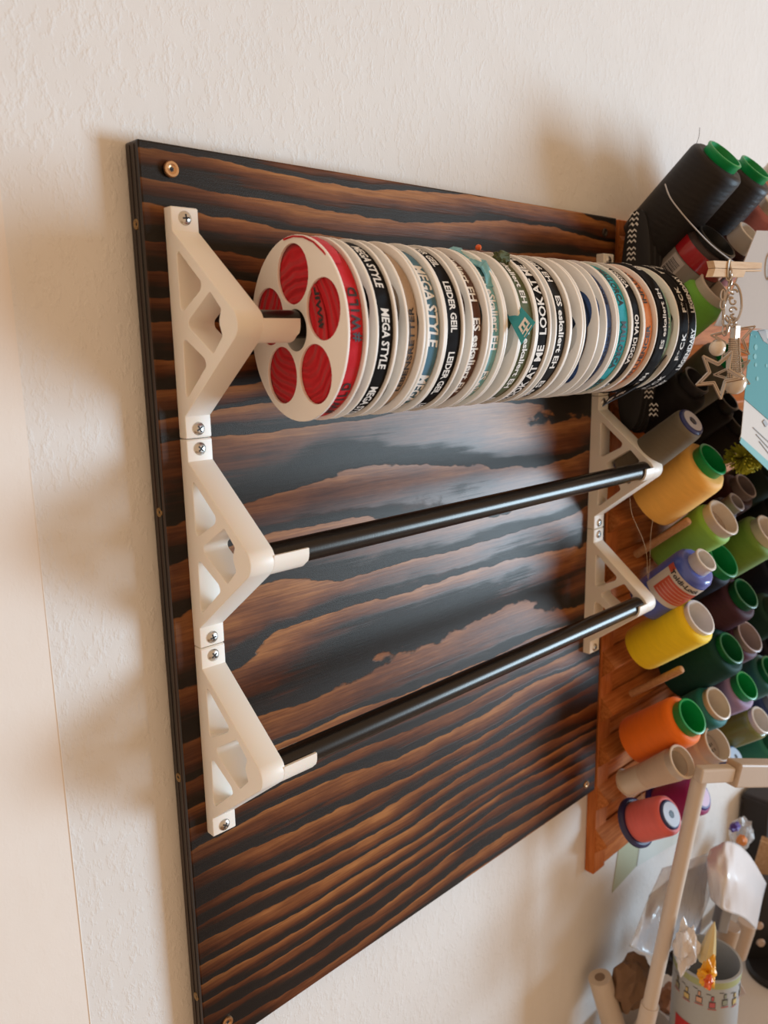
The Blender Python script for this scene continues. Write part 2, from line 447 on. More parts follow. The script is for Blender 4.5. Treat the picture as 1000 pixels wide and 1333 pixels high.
# ------------------------------------------------------------------ rods
for k, (x0, x1, lab) in enumerate(((.031, .4575, 'black tube running through the stack of ribbon spools'),
                                   (.0315, .4570, 'bare black tube on the middle pair of brackets'),
                                   (.0315, .4570, 'bare black tube on the lowest pair of brackets'))):
    zc = ZT - k * PIT + RZ
    prof = [(RR - .0010, 0), (RR - .0003, 0), (RR, .0003), (RR, x1 - x0 - .0003), (RR - .0003, x1 - x0), (RR - .001, x1 - x0), (RR - .001, 0)]
    o = link('metal_rod', lathe_me('metal_rod', prof, 40), None, M_ROD, True, (x0, RY, zc), (0, R_(90), 0))
    tag(o, lab, 'rod', 'black rods')

# ------------------------------------------------------------------ spools
SR, SYAW = .052, R_(-6.0)
SZ = ZT + RZ - .0033
hole_angles = [math.pi - R_(20 + 72 * k) for k in range(5)]
FL = plate_me('flange', [circle(0, 0, SR, 72), circle(0, 0, .0118, 28)] + [circle(.031 * math.cos(a), .031 * math.sin(a), .0167, 32) for a in hole_angles], .0009, .0003, MYZ)
def ring_me(name, x0, x1, r0, r1, n=96, wob=0.0, seed=0):
    rnd = random.Random(seed); vs = []; fs = []
    ph = [rnd.random() * 6.28 for _ in range(4)]
    m = 8
    for i in range(n):
        a = 2 * math.pi * i / n
        rr = r1 + wob * (math.sin(2 * a + ph[0]) + .6 * math.sin(5 * a + ph[1]))
        ex = wob * .5 * math.sin(3 * a + ph[2])
        sec = [(x0, r0), (x0 + ex, rr - .0006), (x0 + ex + .0004, rr), (x0 + (x1 - x0) * .35, rr + .0001), (x0 + (x1 - x0) * .7, rr + .0001), (x1 + ex - .0004, rr), (x1 + ex, rr - .0006), (x1, r0)]
        for x, r in sec: vs.append((x, -r * math.cos(a), r * math.sin(a)))
    for i in range(n):
        j = (i + 1) % n
        for q in range(m):
            q2 = (q + 1) % m; fs.append((i * m + q, i * m + q2, j * m + q2, j * m + q))
    return sharp(mesh(name, vs, fs), 50)
def strip_me(name, pts, widths, thick=.0005):
    """ribbon strip: centre points and half-width vectors"""
    vs = []; fs = []
    n = len(pts)
    for i, (p, w) in enumerate(zip(pts, widths)):
        p = Vector(p); w = Vector(w)
        t = (Vector(pts[min(i + 1, n - 1)]) - Vector(pts[max(i - 1, 0)])).normalized(); nn = t.cross(w).normalized() * thick
        vs += [p - w - nn, p + w - nn, p + w + nn, p - w + nn]
    for i in range(n - 1):
        for q in range(4): q2 = (q + 1) % 4; fs.append((i * 4 + q, i * 4 + q2, i * 4 + 4 + q2, i * 4 + 4 + q))
    fs += [(3, 2, 1, 0), tuple((n - 1) * 4 + q for q in range(4))]
    return sharp(mesh(name, vs, fs), 60)
def smoothcurve(pts, n=8):
    pts = [Vector(p) for p in pts]; out = []
    for i in range(len(pts) - 1):
        p0 = pts[max(i - 1, 0)]; p1 = pts[i]; p2 = pts[i + 1]; p3 = pts[min(i + 2, len(pts) - 1)]
        for k in range(n):
            t = k / n
            out.append(.5 * ((2 * p1) + (-p0 + p2) * t + (2 * p0 - 5 * p1 + 4 * p2 - p3) * t * t + (-p0 + 3 * p1 - 3 * p2 + p3) * t ** 3))
    out.append(pts[-1]); return out
#   x_left, x_right(mm), ribbon radius, colour, ink, text, direction (-1 reads downward), starts deg, span deg, letter height, half ribbon width, label
DK = (.009, .0075, .0075)
SPL = [
 (59.1, 73.1, .0498, (.60, .012, .022), 'k', '#WILD', 1, (-8, 52, -68, 112, 172, 232), 33, .0056, .0055, 'spool of red ribbon printed #WILD, first at the left, holed white face in view'),
 (79.8, 94.8, .0502, DK, 'w', 'MEGA STYLE', -1, (63, 12, -39, 114, 165, 216, -90), 38, .0050, .0058, 'spool of black ribbon with bold white MEGA STYLE, beside the red one'),
 (102.6, 116.8, .0478, (.50, .36, .25), 'k', 'LEBENSRETTER', 1, (-48, 62, 172), 62, .0036, .0045, 'spool of pale beige ribbon with dark capitals, between two MEGA STYLE ones'),
 (119.3, 133.6, .0488, (.085, .21, .30), 'w', 'MEGA STYLE', -1, (47, -33, -113, 127, 207), 60, .0068, .0048, 'spool of steel blue ribbon with large white MEGA STYLE'),
 (134.9, 150.5, .0502, DK, 'w', 'LEIDER GEIL', -1, (80, 32, -16, -64, 128, 176, 224), 35, .0046, .0058, 'spool of black ribbon printed LEIDER GEIL'),
 (158.2, 173.3, .0480, (.115, .048, .030), 'w', 'ES eskaliert EH', -1, (81, 7, -69, 155, 220), 62, .0052, .0050, 'spool of brown ribbon printed ES eskaliert EH in white'),
 (176.3, 189.2, .0488, (.22, .52, .58), 'w', 'ES eSkaliert EH', -1, (40, -33, -106, 113, 186), 56, .0052, .0046, 'spool of light aqua ribbon with white ES eSkaliert EH and a crumpled end'),
 (191.0, 204.4, .0340, (.06, .33, .38), None, '', 1, (), 0, 0, .0050, 'half empty spool with a teal ribbon end marked EH sticking out over the rims'),
 (206.0, 222.0, .0500, (.095, .11, .045), 'w', 'ES eskaliert EH', -1, (72, 3, -66, 141, 210), 54, .0044, .0062, 'spool of olive green ribbon printed ES eskaliert EH'),
 (223.7, 238.2, .0502, DK, 'w', 'LOOK AT ME', 1, (-5, -73, 63, 131, 199), 60, .0062, .0056, 'spool of black ribbon with big white LOOK AT ME reading upward'),
 (244.4, 261.0, .0498, (.022, .020, .019), 'w', 'ES eskaliert EH', -1, (96, 25, -46, 167, 238), 58, .0048, .0056, 'spool of black ribbon printed ES eskaliert EH, right after LOOK AT ME'),
 (262.3, 276.0, .0405, DK, None, '', 1, (), 0, 0, .0048, 'half empty white spool with little black ribbon, right of centre'),
 (279.4, 296.1, .0435, (.016, .024, .055), None, '', 1, (), 0, 0, .0058, 'half empty white spool with navy ribbon deep inside'),
 (306.8, 320.7, .0482, (.07, .14, .36), 'n', 'ESKALATION', 1, (-50, 20, 90, 160, -120), 50, .0046, .0048, 'spool of royal blue ribbon with dark letters'),
 (323.9, 341.3, .0500, (.012, .33, .38), 'k', 'MALLORCA', -1, (60, 5, -50, 115, 170), 42, .0056, .0060, 'spool of bright turquoise ribbon with black letters'),
 (343.5, 359.3, .0500, DK, 'w', 'OHA DIGGA', -1, (80, 11, -58, 149), 44, .0046, .0052, 'spool of black ribbon printed OHA DIGGA'),
 (361.6, 379.3, .0490, (.75, .25, .08), 'k', 'INFLUENCER', 1, (-56, 22, 100), 58, .0046, .0056, 'spool of orange ribbon with dark letters'),
 (381.7, 395.6, .0532, DK, 'w', 'ES eskaliert EH', 1, (-18, 58, -94, 134), 52, .0042, .0066, 'overfull black ribbon spool printed ES eskaliert EH with a loose tail hanging down'),
 (396.6, 414.2, .0470, (.26, .50, .42), 'w', 'ES eskaliert EH', -1, (50, -20, -90), 50, .0040, .0050, 'spool of mint green ribbon, third from the right end'),
 (416.7, 430.2, .0528, DK, 'w', 'F*CK', 1, (13, -30, -73, 56, 99), 25, .0050, .0062, 'overfull spool of black ribbon printed F*CK in spaced letters'),
 (431.4, 444.0, .0528, DK, 'w', 'LEGENDARY', 1, (13, -41, -95, 67), 40, .0050, .0048, 'last black spool at the right end of the rod, printed LEGENDARY'),
]
INK = {'k': BLACK_INK, 'w': WHITE_INK, 'n': plain('navy_print', (.01, .015, .06), rough=.6)}
SP = {}
for i, (xa, xb, rr, c, ink, txt, dr, starts, span, lh, hw, lab) in enumerate(SPL):
    xa, xb = xa / 1000, xb / 1000; xm = (xa + xb) / 2; h = (xb - xa) / 2
    s = thing('ribbon_spool', lab, 'spool', (xm, RY, SZ), (0, 0, SYAW), 'ribbon spools on the top rod'); SP[i + 1] = s
    for sg in (-1, 1):
        link('flange', FL, s, M_PLA2, None, (sg * (h - .0009), 0, 0), (R_(144 * (i % 5)) if (i and sg < 0) else (R_(72 * (i % 3) + 9 * (i % 4)) if i else 0), 0, 0))
    hub = lathe_me('hub', [(.0118, -h + .0018), (.0134, -h + .0018), (.0134, h - .0018), (.0118, h - .0018)], 32, closed=True)
    hub.transform(Matrix.Rotation(R_(90), 4, 'Y')); link('hub', hub, s, M_PLA2, True)
    mrib = fabric('ribbon_weave_%d' % i, c)
    w = min(hw, h - .0020) if rr < .052 else hw
    rb = link('ribbon', ring_me('ribbon', -w, w, .0137, rr, wob=.00022, seed=i), s, mrib, True)
    if txt:
        v, f = text_cached(txt, .028 if lh > .0043 else .02, .12 if 'MEGA' in txt else 0, {'F*CK': 1.18, '#WILD': 1.35}.get(txt, 1.0))
        wid = v[:, 0].max()
        for st in starts:
            vs = []
            for x, y in v:
                th = R_(st + dr * span * x / wid); q = (y - .35) / .7 * lh
                r = rr + .0006
                vs.append(((q if dr < 0 else -q), -r * math.cos(th), r * math.sin(th)))
            link('lettering', mesh('lettering', vs, f), rb, INK[ink], False)

# loose bits of ribbon
def local(s, p):    # world -> spool local
    mw = Matrix.Translation(s.location) @ s.rotation_euler.to_matrix().to_4x4()
    return mw.inverted() @ Vector(p)
def tail(name, s, pts, ws, m, **kw):
    P = smoothcurve([local(s, p) for p in pts], 6); 
    rot = s.rotation_euler.to_matrix().inverted()
    Wd = smoothcurve([rot @ Vector(w) for w in ws], 6)
    return link(name, strip_me(name, P, Wd, **kw), s, m, True)
# red: folded end at the top rim, and the loop seen behind the right-hand hole
m_red = bpy.data.materials['ribbon_weave_0']
hl = .007 - .0024
P = [(-.0030, -(.0510) * math.cos(R_(a)), .0512 * math.sin(R_(a))) for a in (100, 88, 76, 64, 52, 42)]
o = link('ribbon_end', strip_me('ribbon_end', P, [(.0045, 0, 0)] * 5 + [(.0030, 0, 0)]), SP[1], m_red, True)
P = [(-.0058, -.0165, .026), (-.0060, -.022, .018), (-.0061, -.0262, .008), (-.0058, -.0275, -.006)]
Wd = [Vector((0, .0045, .002))] * 4
o = link('ribbon_loop', strip_me('ribbon_loop', smoothcurve(P, 6), smoothcurve(Wd, 6), .0003), SP[1], m_red, True)
def fn(s_, t_): return (-.0066, -.0272 - t_ * .9 + s_ * .22, .0005 + s_ + .0 * t_)
link('lettering', flat_text_me('lettering', '#WIL', .022, .0052, fn, .03), o, BLACK_INK, False)
# teal end printed EH, over the rims of the spool before the olive one
m_teal = plain('teal_satin', (.05, .34, .40), rough=.55)
s8 = SP[8]
pA, pB, pC, pD = at(660, 392, -.088), at(672, 410, -.108), at(684, 428, -.119), at(688, 434, -.122)
wv = (at(655, 418, -.108) - at(672, 392, -.108)).normalized()
o = tail('ribbon_end', s8, [pA, pB, pC, pD], [wv * .0055, wv * .0072, wv * .0088, wv * .0098], m_teal, thick=.0003)
TP = smoothcurve([local(s8, p) for p in (pA, pB, pC, pD)], 12)
rotl = s8.rotation_euler.to_matrix().inverted()
TW = smoothcurve([rotl @ (wv * q) for q in (.0055, .0072, .0088, .0098)], 12)
ccl = local(s8, CC)
def on_tab(s_, t_):
    q = min(max(s_, 0), .999) * (len(TP) - 1); i = int(q); p = TP[i].lerp(TP[i + 1], q - i); w = TW[i].lerp(TW[i + 1], q - i)
    nn = (TP[i + 1] - TP[i]).cross(w).normalized()
    if nn.dot(ccl - p) < 0: nn = -nn
    return p + w * t_ + nn * .0011
link('lettering', flat_text_me('lettering', 'EH', .36, 1.05, lambda s_, t_: on_tab(.52 + s_, t_), .03), o, WHITE_INK, False)
# aqua crumpled end on spool 7
m_aq = bpy.data.materials['ribbon_weave_6']
P = [(.0035 + .0008 * math.sin(a * .5), -(.0505 + .0016 * math.sin(a * .17)) * math.cos(R_(a)), (.0505 + .0016 * math.sin(a * .17)) * math.sin(R_(a))) for a in range(94, 30, -7)]
link('ribbon_end', strip_me('ribbon_end', P, [(.0042, .0004 * math.sin(i * 1.9), .0016 * math.sin(i * 1.4)) for i in range(len(P))]), SP[7], m_aq, True)
# olive frayed knot with an orange pin head
knot = bmesh.new(); bmesh.ops.create_icosphere(knot, subdivisions=3, radius=.0045)
for v in knot.verts: v.co += v.co.normalized() * random.uniform(-.0009, .0012); v.co.x *= 1.5
me = bpy.data.meshes.new('frayed_knot'); knot.to_mesh(me); knot.free()
pk = local(SP[9], at(667, 336, -.085)); link('frayed_knot', me, SP[9], bpy.data.materials['ribbon_weave_8'], False, (.002, -.0515 * math.cos(R_(62)), .0515 * math.sin(R_(62))))
me = lathe_me('pin_head', [(0, -.0022), (.0016, -.0016), (.0023, 0), (.0016, .0016), (0, .0022)], 14)
link('pin_head', me, SP[9], plain('orange_pin', (.75, .12, .02), rough=.3), True, (-.001, -.0530 * math.cos(R_(84)), .0545 * math.sin(R_(84))))
# black tail hanging from spool 18 with its print
s18 = SP[18]; m_blk = plain('black_ribbon', DK, rough=.7)
pts = [at(868, 462, -.102), at(848, 487, -.094), at(822, 505, -.085), at(803, 515, -.078), at(789, 523, -.074)]
ws = [Vector((.0055, 0, .0035))] * 5
o = tail('ribbon_tail', s18, pts, ws, m_blk)
pl = smoothcurve([local(s18, p) for p in pts], 30)
def along(s_, t_):
    n = len(pl) - 1; q = min(max(s_, 0), .9999) * n; i = int(q); p = pl[i].lerp(pl[i + 1], q - i)
    return p + (rotl @ Vector((.0055, 0, .0035))).normalized() * t_ + (rotl @ Vector((0, -1, .4))) * .0012
link('lettering', flat_text_me('lettering', 'HE treilakse SE'[::-1], 1.0, .0040, lambda s_, t_: along(.98 - s_ * .95, -t_), .02), o, WHITE_INK, False)

# ------------------------------------------------------------------ thread rack
PHI = R_(39.0); AX = Vector((0, -math.cos(PHI), math.sin(PHI)))
RX0, RYF = .500, .0030
rack = thing('thread_rack', 'orange-brown wooden peg rack on the wall right of the charred board', 'rack', (RX0, RYF, -.712))
def rk(name, lo, hi, m, bev=.0006): 
    o = link(name, box_me(name, [lo[i] - (RX0, RYF, -.712)[i] for i in range(3)], [hi[i] - (RX0, RYF, -.712)[i] for i in range(3)], bev, 1), rack, m, False); return o
rk('stile', (RX0, RYF, -.712), (RX0 + .024, YW - .0002, .000), M_RACKV, .001)
rk('stile', (1.10, RYF, -.712), (1.124, YW - .0002, .000), M_RACKV, .001)
for k in range(8):
    z0 = -.712 + k * .089
    rk('back_plank', (RX0 + .0241, RYF + .003, z0 + .0005), (1.0998, YW - .0002, z0 + .0885), M_RACK, .0008)
wedge = None
for k in range(13):
    zc = -.670 + k * .0533
    if wedge is None:
        vs = []
        for x in (.0015, .6):
            vs += [(x, .0002, .0155), (x, -.0150, .0010), (x, -.0145, -.0015), (x, .0002, -.0150)]
        fs = [(0, 1, 5, 4), (1, 2, 6, 5), (2, 3, 7, 6), (3, 0, 4, 7), (3, 2, 1, 0), (4, 5, 6, 7)]
        wedge = sharp(mesh('rail', vs, fs)); wedge.materials.append(M_RACK)
    link('rail', wedge, rack, None, False, (0, 0, zc + .712))
PEG = lathe_me('peg', [(0, 0), (.0042, 0), (.0042, .0705), (.0036, .0725), (.002, .0732), (0, .0732)], 16)
PEG.materials.append(M_PEG)
AXR = (R_(90) - PHI, 0, 0)
PEG2 = PEG.copy(); PEG2.transform(Matrix.Diagonal((1, 1, .62, 1)))
def peg(base, me=None):
    p = Vector(base) - Vector((RX0, RYF, -.712)); link('peg', me or PEG, rack, None, True, p, AXR)
peg(at(822, 903, -.012)); peg(at(828, 722, -.012))

# ------------------------------------------------------------------ thread cones
GREEN = (.004, .30, .075); CREAM = (.66, .56, .46); WHITE = (.74, .70, .66)
def cone(name, lab, capuv, tcol, rb, rt, rc, ccol, L=.083, prot=.009, Yb=-.026, phi=None, shoulder=.006, base=None, cat='thread cone', group='thread cones on the wall rack', dphi=0, rough=.6, withpeg=True, endcap=None, shine=.3, corebase=None, taper_core=True):
    ph = PHI + R_(dphi); ax = Vector((0, -math.cos(ph), math.sin(ph)))
    cap = at(capuv[0], capuv[1], Yb - L * math.cos(ph)); b = cap - ax * L
    t = thing(name, lab, cat, b, (R_(90) - ph, 0, 0), group)
    H = L - prot
    prof = [(rc * .9, .0055), (rb * .80, .0030), (rb * .97, .0045), (rb, .009), (rb * .6 + rt * .4, H * .45), (rt, H - shoulder), (rt * .97, H - shoulder * .45), (rt * .86, H - shoulder * .08), (rt * .78, H), (rc * .9, H - .0008)]
    mt = thread('thread_' + name + str(round(tcol[0], 3)) + str(round(tcol[1], 3)), tcol, rough, shine=shine)
    link('thread_winding', lathe_me('winding', prof, 56, ang=60), t, mt, True)
    mc = plain('plastic_%.2f_%.2f_%.2f' % ccol, ccol, rough=.35)
    r2 = min(rc * 1.1, rb * .78)
    inner = rc - .0016
    if endcap is None:
        link('core', lathe_me('core', [(r2, .002), (rc, L - .003), (rc + .0006, L - .002), (rc + .0006, L - .0004), (rc, L), (inner, L), (inner * .97, L - .004), (inner * .9, L - .012), (inner * .86, .003), (r2 - .0016, .002)], 44, closed=True), t, mc, True)
    else:
        link('core', lathe_me('core', [(0, 0), (rc, 0), (rc, L - .0015), (rc * .9, L), (0, L)], 44), t, mc, True)
        for (r0, r1, col, nm) in endcap:
            link(nm, lathe_me(nm, [(r0, L + .0001), (r0, L + .0005), (r1, L + .0005), (r1, L + .0001)], 36, closed=True), t, plain('disc_%.2f_%.2f_%.2f' % col, col, rough=.4), True)
    if base:
        rbz, bcol = base
        link('foot_flange', lathe_me('foot_flange', [(.004, -.001), (rbz * .9, -.001), (rbz, .0005), (rbz, .0035), (rbz * .9, .0055), (.004, .0055)], 44, closed=True), t, plain('foot_%.2f_%.2f_%.2f' % bcol, bcol, rough=.4), True)
    if withpeg:
        peg(b - ax * .006 if Yb < -.02 else b, PEG2)
    return t, L, H
# column nearest the board, from the top down
cone('thread_cone', 'tall black thread cone with green core at top left of the rack, pale string across', (945, 200), (.020, .017, .016), .0290, .0275, .0175, GREEN, L=.104, dphi=5, prot=.007, rough=.5, Yb=-.018, shine=.45)
cone('thread_cone', 'black thread cone with a green core, just right of the tall black one', (985, 217), (.023, .019, .019), .0280, .0255, .0165, GREEN, L=.098, dphi=5, prot=.007, Yb=-.018, rough=.45, shine=.5)
cone('thread_cone', 'dusty pink thread cone at the top right edge, behind the white card', (1013, 268), (.55, .20, .20), .022, .021, .017, CREAM, L=.09, dphi=4)
cone('thread_cone', 'pale salmon thread cone peeking over the top right of the rack', (1016, 226), (.62, .33, .26), .020, .019, .016, CREAM, L=.085, Yb=-.018)
cone('thread_cone', 'thin empty-looking white tube spool beside the top of the white card', (978, 303), (.05, .02, .02), .018, .016, .0135, WHITE, L=.085, prot=.016)
redc, rL, rH = cone('thread_cone', 'red and black thread spool in clear wrap with a barcode label', (935, 313), (.045, .030, .028), .0290, .0265, .0205, (.02, .02, .02), L=.088, dphi=3, prot=.006, Yb=-.020, rough=.35, shine=.6)
lg, _, _ = cone('thread_cone', 'light green thread cone with a cream core below the clothes pin', (933, 374), (.19, .50, .055), .0240, .0230, .0180, CREAM, L=.090, prot=.008, Yb=-.020, dphi=-1)
cone('thread_cone', 'grey thread spool with a navy blue end cap, above the golden yellow cone', (902, 548), (.15, .125, .085), .0180, .0160, .0140, (.02, .03, .14), L=.086, prot=.002, endcap=[(.0045, .011, (.45, .45, .52), 'label_disc'), (0, .003, (.01, .01, .02), 'spindle_hole')])
cone('thread_cone', 'golden yellow thread cone with a green core', (929, 597), (.92, .50, .10), .0300, .0285, .0172, GREEN, L=.083, prot=.009, shoulder=.010)
gr, gL, gH = cone('thread_cone', 'apple green thread cone with a cream core marked inside', (943, 673), (.24, .48, .06), .0205, .0232, .0198, CREAM, L=.088, prot=.010, Yb=-.018)
bl, bL, bH = cone('thread_cone', 'blue thread spool in clear film with a red and white Toldi-Lock label', (920, 728), (.055, .10, .46), .0215, .0225, .0120, WHITE, L=.088, prot=.011, dphi=4, Yb=-.034, rough=.22, shine=.8, shoulder=.010)
cone('thread_cone', 'bright yellow thread cone with a white core', (913, 803), (.92, .66, .008), .0240, .0248, .0182, WHITE, L=.085, prot=.005, shoulder=.006)
cone('thread_cone', 'bright orange thread cone with a green core', (902, 932), (.95, .19, .008), .0262, .0262, .0185, GREEN, L=.083, prot=.009, shoulder=.009)
cone('thread_cone', 'bare cream cardboard tube under the orange cone', (889, 991), (.60, .46, .36), .0115, .0165, .0168, CREAM, L=.083, prot=.006, Yb=-.032)
cone('thread_cone', 'coral pink thread spool with navy base and labelled end, lowest on the rack', (874, 1060), (.75, .135, .12), .0215, .0205, .0150, (.02, .03, .12), L=.050, prot=.002, Yb=-.040, dphi=-4, withpeg=False, base=(.0262, (.02, .02, .09)), endcap=[(.0040, .0125, (.50, .52, .58), 'label_disc'), (0, .0035, (.01, .01, .02), 'spindle_hole')], shine=.5)
# second column and beyond
cone('thread_cone', 'magenta thread spool with navy rim and pink end label, behind the coral one', (914, 1035), (.30, .012, .12), .0215, .0205, .0160, (.03, .02, .20), L=.060, prot=.002, dphi=-4, withpeg=False, base=(.0255, (.03, .02, .16)), endcap=[(.003, .0125, (.62, .42, .62), 'label_disc'), (0, .003, (.01, .01, .02), 'spindle_hole')])
bg_, _, _ = cone('thread_cone', 'cream thread cone with a printed cream core, right of the orange cone', (935, 968), (.62, .47, .37), .0180, .0205, .0190, CREAM, L=.088, prot=.012)
cone('thread_cone', 'teal thread cone with a white core, above the cream cone', (936, 915), (.010, .17, .18), .0200, .0235, .0180, CREAM, L=.083, prot=.006, Yb=-.022)
cone('thread_cone', 'very dark green thread cone with a green core, under the bright yellow cone', (953, 843), (.008, .045, .040), .0285, .0265, .0175, (.008, .13, .045), L=.083, prot=.006)
cone('thread_cone', 'lavender thread cone with a bright green core', (973, 892), (.33, .23, .40), .0220, .0240, .0165, GREEN, L=.083, prot=.009)
cone('thread_cone', 'olive spool in shiny clear wrap with a white core, below the lavender cone', (992, 937), (.16, .19, .045), .0185, .0195, .0160, WHITE, L=.085, prot=.006, rough=.2, shine=.8)
cone('thread_cone', 'deep purple thread cone with a dark green core, right of the bright yellow cone', (972, 772), (.055, .022, .035), .0270, .0260, .0175, (.005, .10, .035), L=.083)
cone('thread_cone', 'purple thread cone with a grey-pink core, below the deep purple one', (977, 828), (.075, .022, .060), .0225, .0230, .0185, (.32, .25, .25), L=.083, prot=.007)
cone('thread_cone', 'dark navy thread cone with a wide green core, behind the blue labelled spool', (943, 728), (.012, .016, .030), .0240, .0235, .0200, (.004, .21, .06), L=.078, Yb=-.02, prot=.010)
cone('thread_cone', 'moss green thread cone with a cream core, at the right edge', (1003, 690), (.15, .27, .035), .0260, .0255, .0185, CREAM, L=.090, prot=.010)
cone('thread_cone', 'small dark spool with a grey tube end, above the apple green cone', (960, 653), (.04, .03, .06), .0150, .0150, .0105, (.30, .26, .26), L=.080, prot=.012, Yb=-.015)
cone('thread_cone', 'black thread cone half hidden behind the star charms', (965, 545), (.016, .013, .013), .0280, .0270, .0175, (.03, .027, .03), L=.070, Yb=-.008)
cone('thread_cone', 'olive grey thread cone with a green core behind the pearl charms', (955, 462), (.13, .12, .09), .0240, .0260, .0150, GREEN, L=.080, Yb=-.02)
cone('thread_cone', 'dark maroon cone beneath the yellow-green pompom', (972, 632), (.05, .018, .02), .024, .023, .015, (.2, .16, .16), L=.070, Yb=-.012)
cone('thread_cone', 'dark teal thread cone with green core at the right edge, above the olive spool', (1006, 872), (.012, .11, .11), .0240, .0240, .0175, (.004, .14, .045), L=.083, prot=.007)
cone('thread_cone', 'dim blue thread cone at the right edge, beside the lavender cone', (1012, 912), (.03, .06, .22), .022, .022, .017, (.25, .3, .45), L=.075, Yb=-.015)
cone('thread_cone', 'sea green thread cone lying low at the right edge, above the white lamp arm', (1012, 962), (.02, .19, .14), .0255, .024, .0165, (.02, .12, .07), L=.083, Yb=-.02)
cone('thread_cone', 'small spool with a blue and white round end, beside the cream cone', (958, 985), (.05, .12, .35), .0140, .0140, .0130, (.25, .42, .70), L=.070, Yb=-.02, prot=.002, endcap=[(.003, .011, (.45, .60, .80), 'label_disc'), (0, .003, (.01, .01, .02), 'spindle_hole')])
cone('thread_cone', 'dark green thread cone at the right edge beside the deep purple one', (1016, 790), (.01, .035, .025), .026, .025, .017, (.04, .07, .06), L=.083)
cone('thread_cone', 'black thread cone hidden deep behind the ribbon spools and light green cone', (908, 494), (.012, .010, .010), .0240, .0235, .0150, (.03, .025, .03), L=.070, Yb=-.02)

cone('thread_cone', 'added near black green cone standing in for rack shade, level with the yellow-green pompom', (1012, 606), (.012, .022, .018), .026, .025, .017, (.02, .04, .03), L=.075, Yb=-.01)  # added filler: its dark colour stands in for deep shade on the rack
cone('thread_cone', 'added near black cone darkening the right edge below the dark green one', (1018, 838), (.015, .012, .022), .026, .025, .017, (.03, .03, .04), L=.075, Yb=-.01)  # invented cone, put in to darken the bare rack wood here
cone('thread_cone', 'added near black navy cone standing in for rack shade, under the moss green one', (1018, 735), (.010, .014, .028), .026, .025, .017, (.02, .03, .05), L=.075, Yb=-.01)  # added over the bare planks; near black in place of their shade

cone('thread_cone', 'added slim black cone darkening a gap, below the black one behind the star charms', (950, 520), (.013, .011, .011), .0190, .0185, .013, (.03, .027, .027), L=.070, Yb=-.01)  # made-up cone that blacks out the gap where bare rack would show
cone('thread_cone', 'added near black cone darkening the right edge just above the moss green one', (1014, 655), (.012, .013, .016), .0200, .0195, .013, (.03, .03, .03), L=.070, Yb=-.012)  # extra dark cone, added only to keep this stretch of rack dark
# labels printed round the spools: patches follow the cylinder
def wrap_patch(name, t, r, z0, z1, a0, a1, m, n=16, dr=.0004):
    vs = []; fs = []
    for i in range(n + 1):
        a = R_(a0 + (a1 - a0) * i / n)
        for (z, rr) in ((z0, r(z0)), (z1, r(z1))): vs.append(((rr + dr) * math.cos(a), (rr + dr) * math.sin(a), z))
    for i in range(n): fs.append((2 * i, 2 * i + 2, 2 * i + 3, 2 * i + 1))
    return link(name, mesh(name, vs, fs), t, m, True)
# visible side of a cone: local azimuth facing the camera
paper = plain('label_paper', (.62, .56, .50), rough=.35); redink = plain('label_red', (.52, .075, .035), rough=.4)
f = lambda z: .0215 + (.0225 - .0215) * z / .07
LA = 205      # azimuth of the label centre
wrap_patch('label', bl, f, .030, .068, LA - 62, LA + 60, paper, dr=.0006)
wrap_patch('label_block', bl, f, .036, .058, LA - 40, LA + 56, redink, dr=.0009)
wrap_patch('label_corner', bl, f, .061, .068, LA - 62, LA - 42, redink, dr=.0009)
for q in range(5):
    wrap_patch('label_line', bl, f, .0385 + q * .0040, .0395 + q * .0040, LA - 34, LA + 48 - 7 * (q % 3), plain('label_pale_print', (.62, .30, .22), rough=.5), dr=.0011)
def cyl(s_, t_, a0, zc, r): a = R_(a0) + s_ / r; return (r * math.cos(a), r * math.sin(a), zc + t_)
link('lettering', flat_text_me('lettering', 'Toldi-Lock', .0385, .0050, lambda s_, t_: cyl(s_, t_, LA - 46, .0635, f(.062) + .0012), .03), bl, BLACK_INK, False)
# red wrap and barcode on the red/black spool
f2 = lambda z: .0290 + (.0265 - .0300) * z / .08
wrap_patch('red_band', redc, f2, .063, .0775, 0, 360, plain('red_wrap', (.36, .012, .018), rough=.2, coat=.6), 60, .0011)
wrap_patch('label', redc, f2, .018, .0625, LA - 70, LA + 60, plain('grey_label', (.27, .23, .20), rough=.35), dr=.0012)
wrap_patch('barcode_field', redc, f2, .038, .0615, LA - 50, LA - 16, plain('barcode_white', (.46, .41, .38), rough=.4), dr=.0015)
zz = .0405
for q in range(13):
    w_ = random.choice([.0004, .0007, .0011]); wrap_patch('barcode_bar', redc, f2, zz, zz + w_, LA - 46, LA - 21, BLACK_INK, 4, .0018); zz += w_ + random.choice([.0005, .0008])
def mk_inner(t, L, r, body, col):
    m = plain('inner_disc_%.2f' % col[0], col, rough=.6)
    link('inner_disc', lathe_me('inner_disc', [(0, L - .012), (r, L - .012)], 30), t, m, True)
    rows = body
    for i, (w, q) in enumerate(rows):
        link('lettering', flat_text_me('lettering', w, .016 - .003 * abs(i - 1), .0034 - .0006 * (i != 1), lambda s_, t_: (.007 - s_, -(t_ + q) , L - .0116), .02), t, BLACK_INK, False)
mk_inner(gr, gL, .0165, [('2600', .006), ('MARATHON', .0005), ('1000 m', -.0055)], (.42, .33, .28))
mk_inner(bg_, .088, .0155, [('120', .005), ('1000', -.001)], (.38, .32, .29))

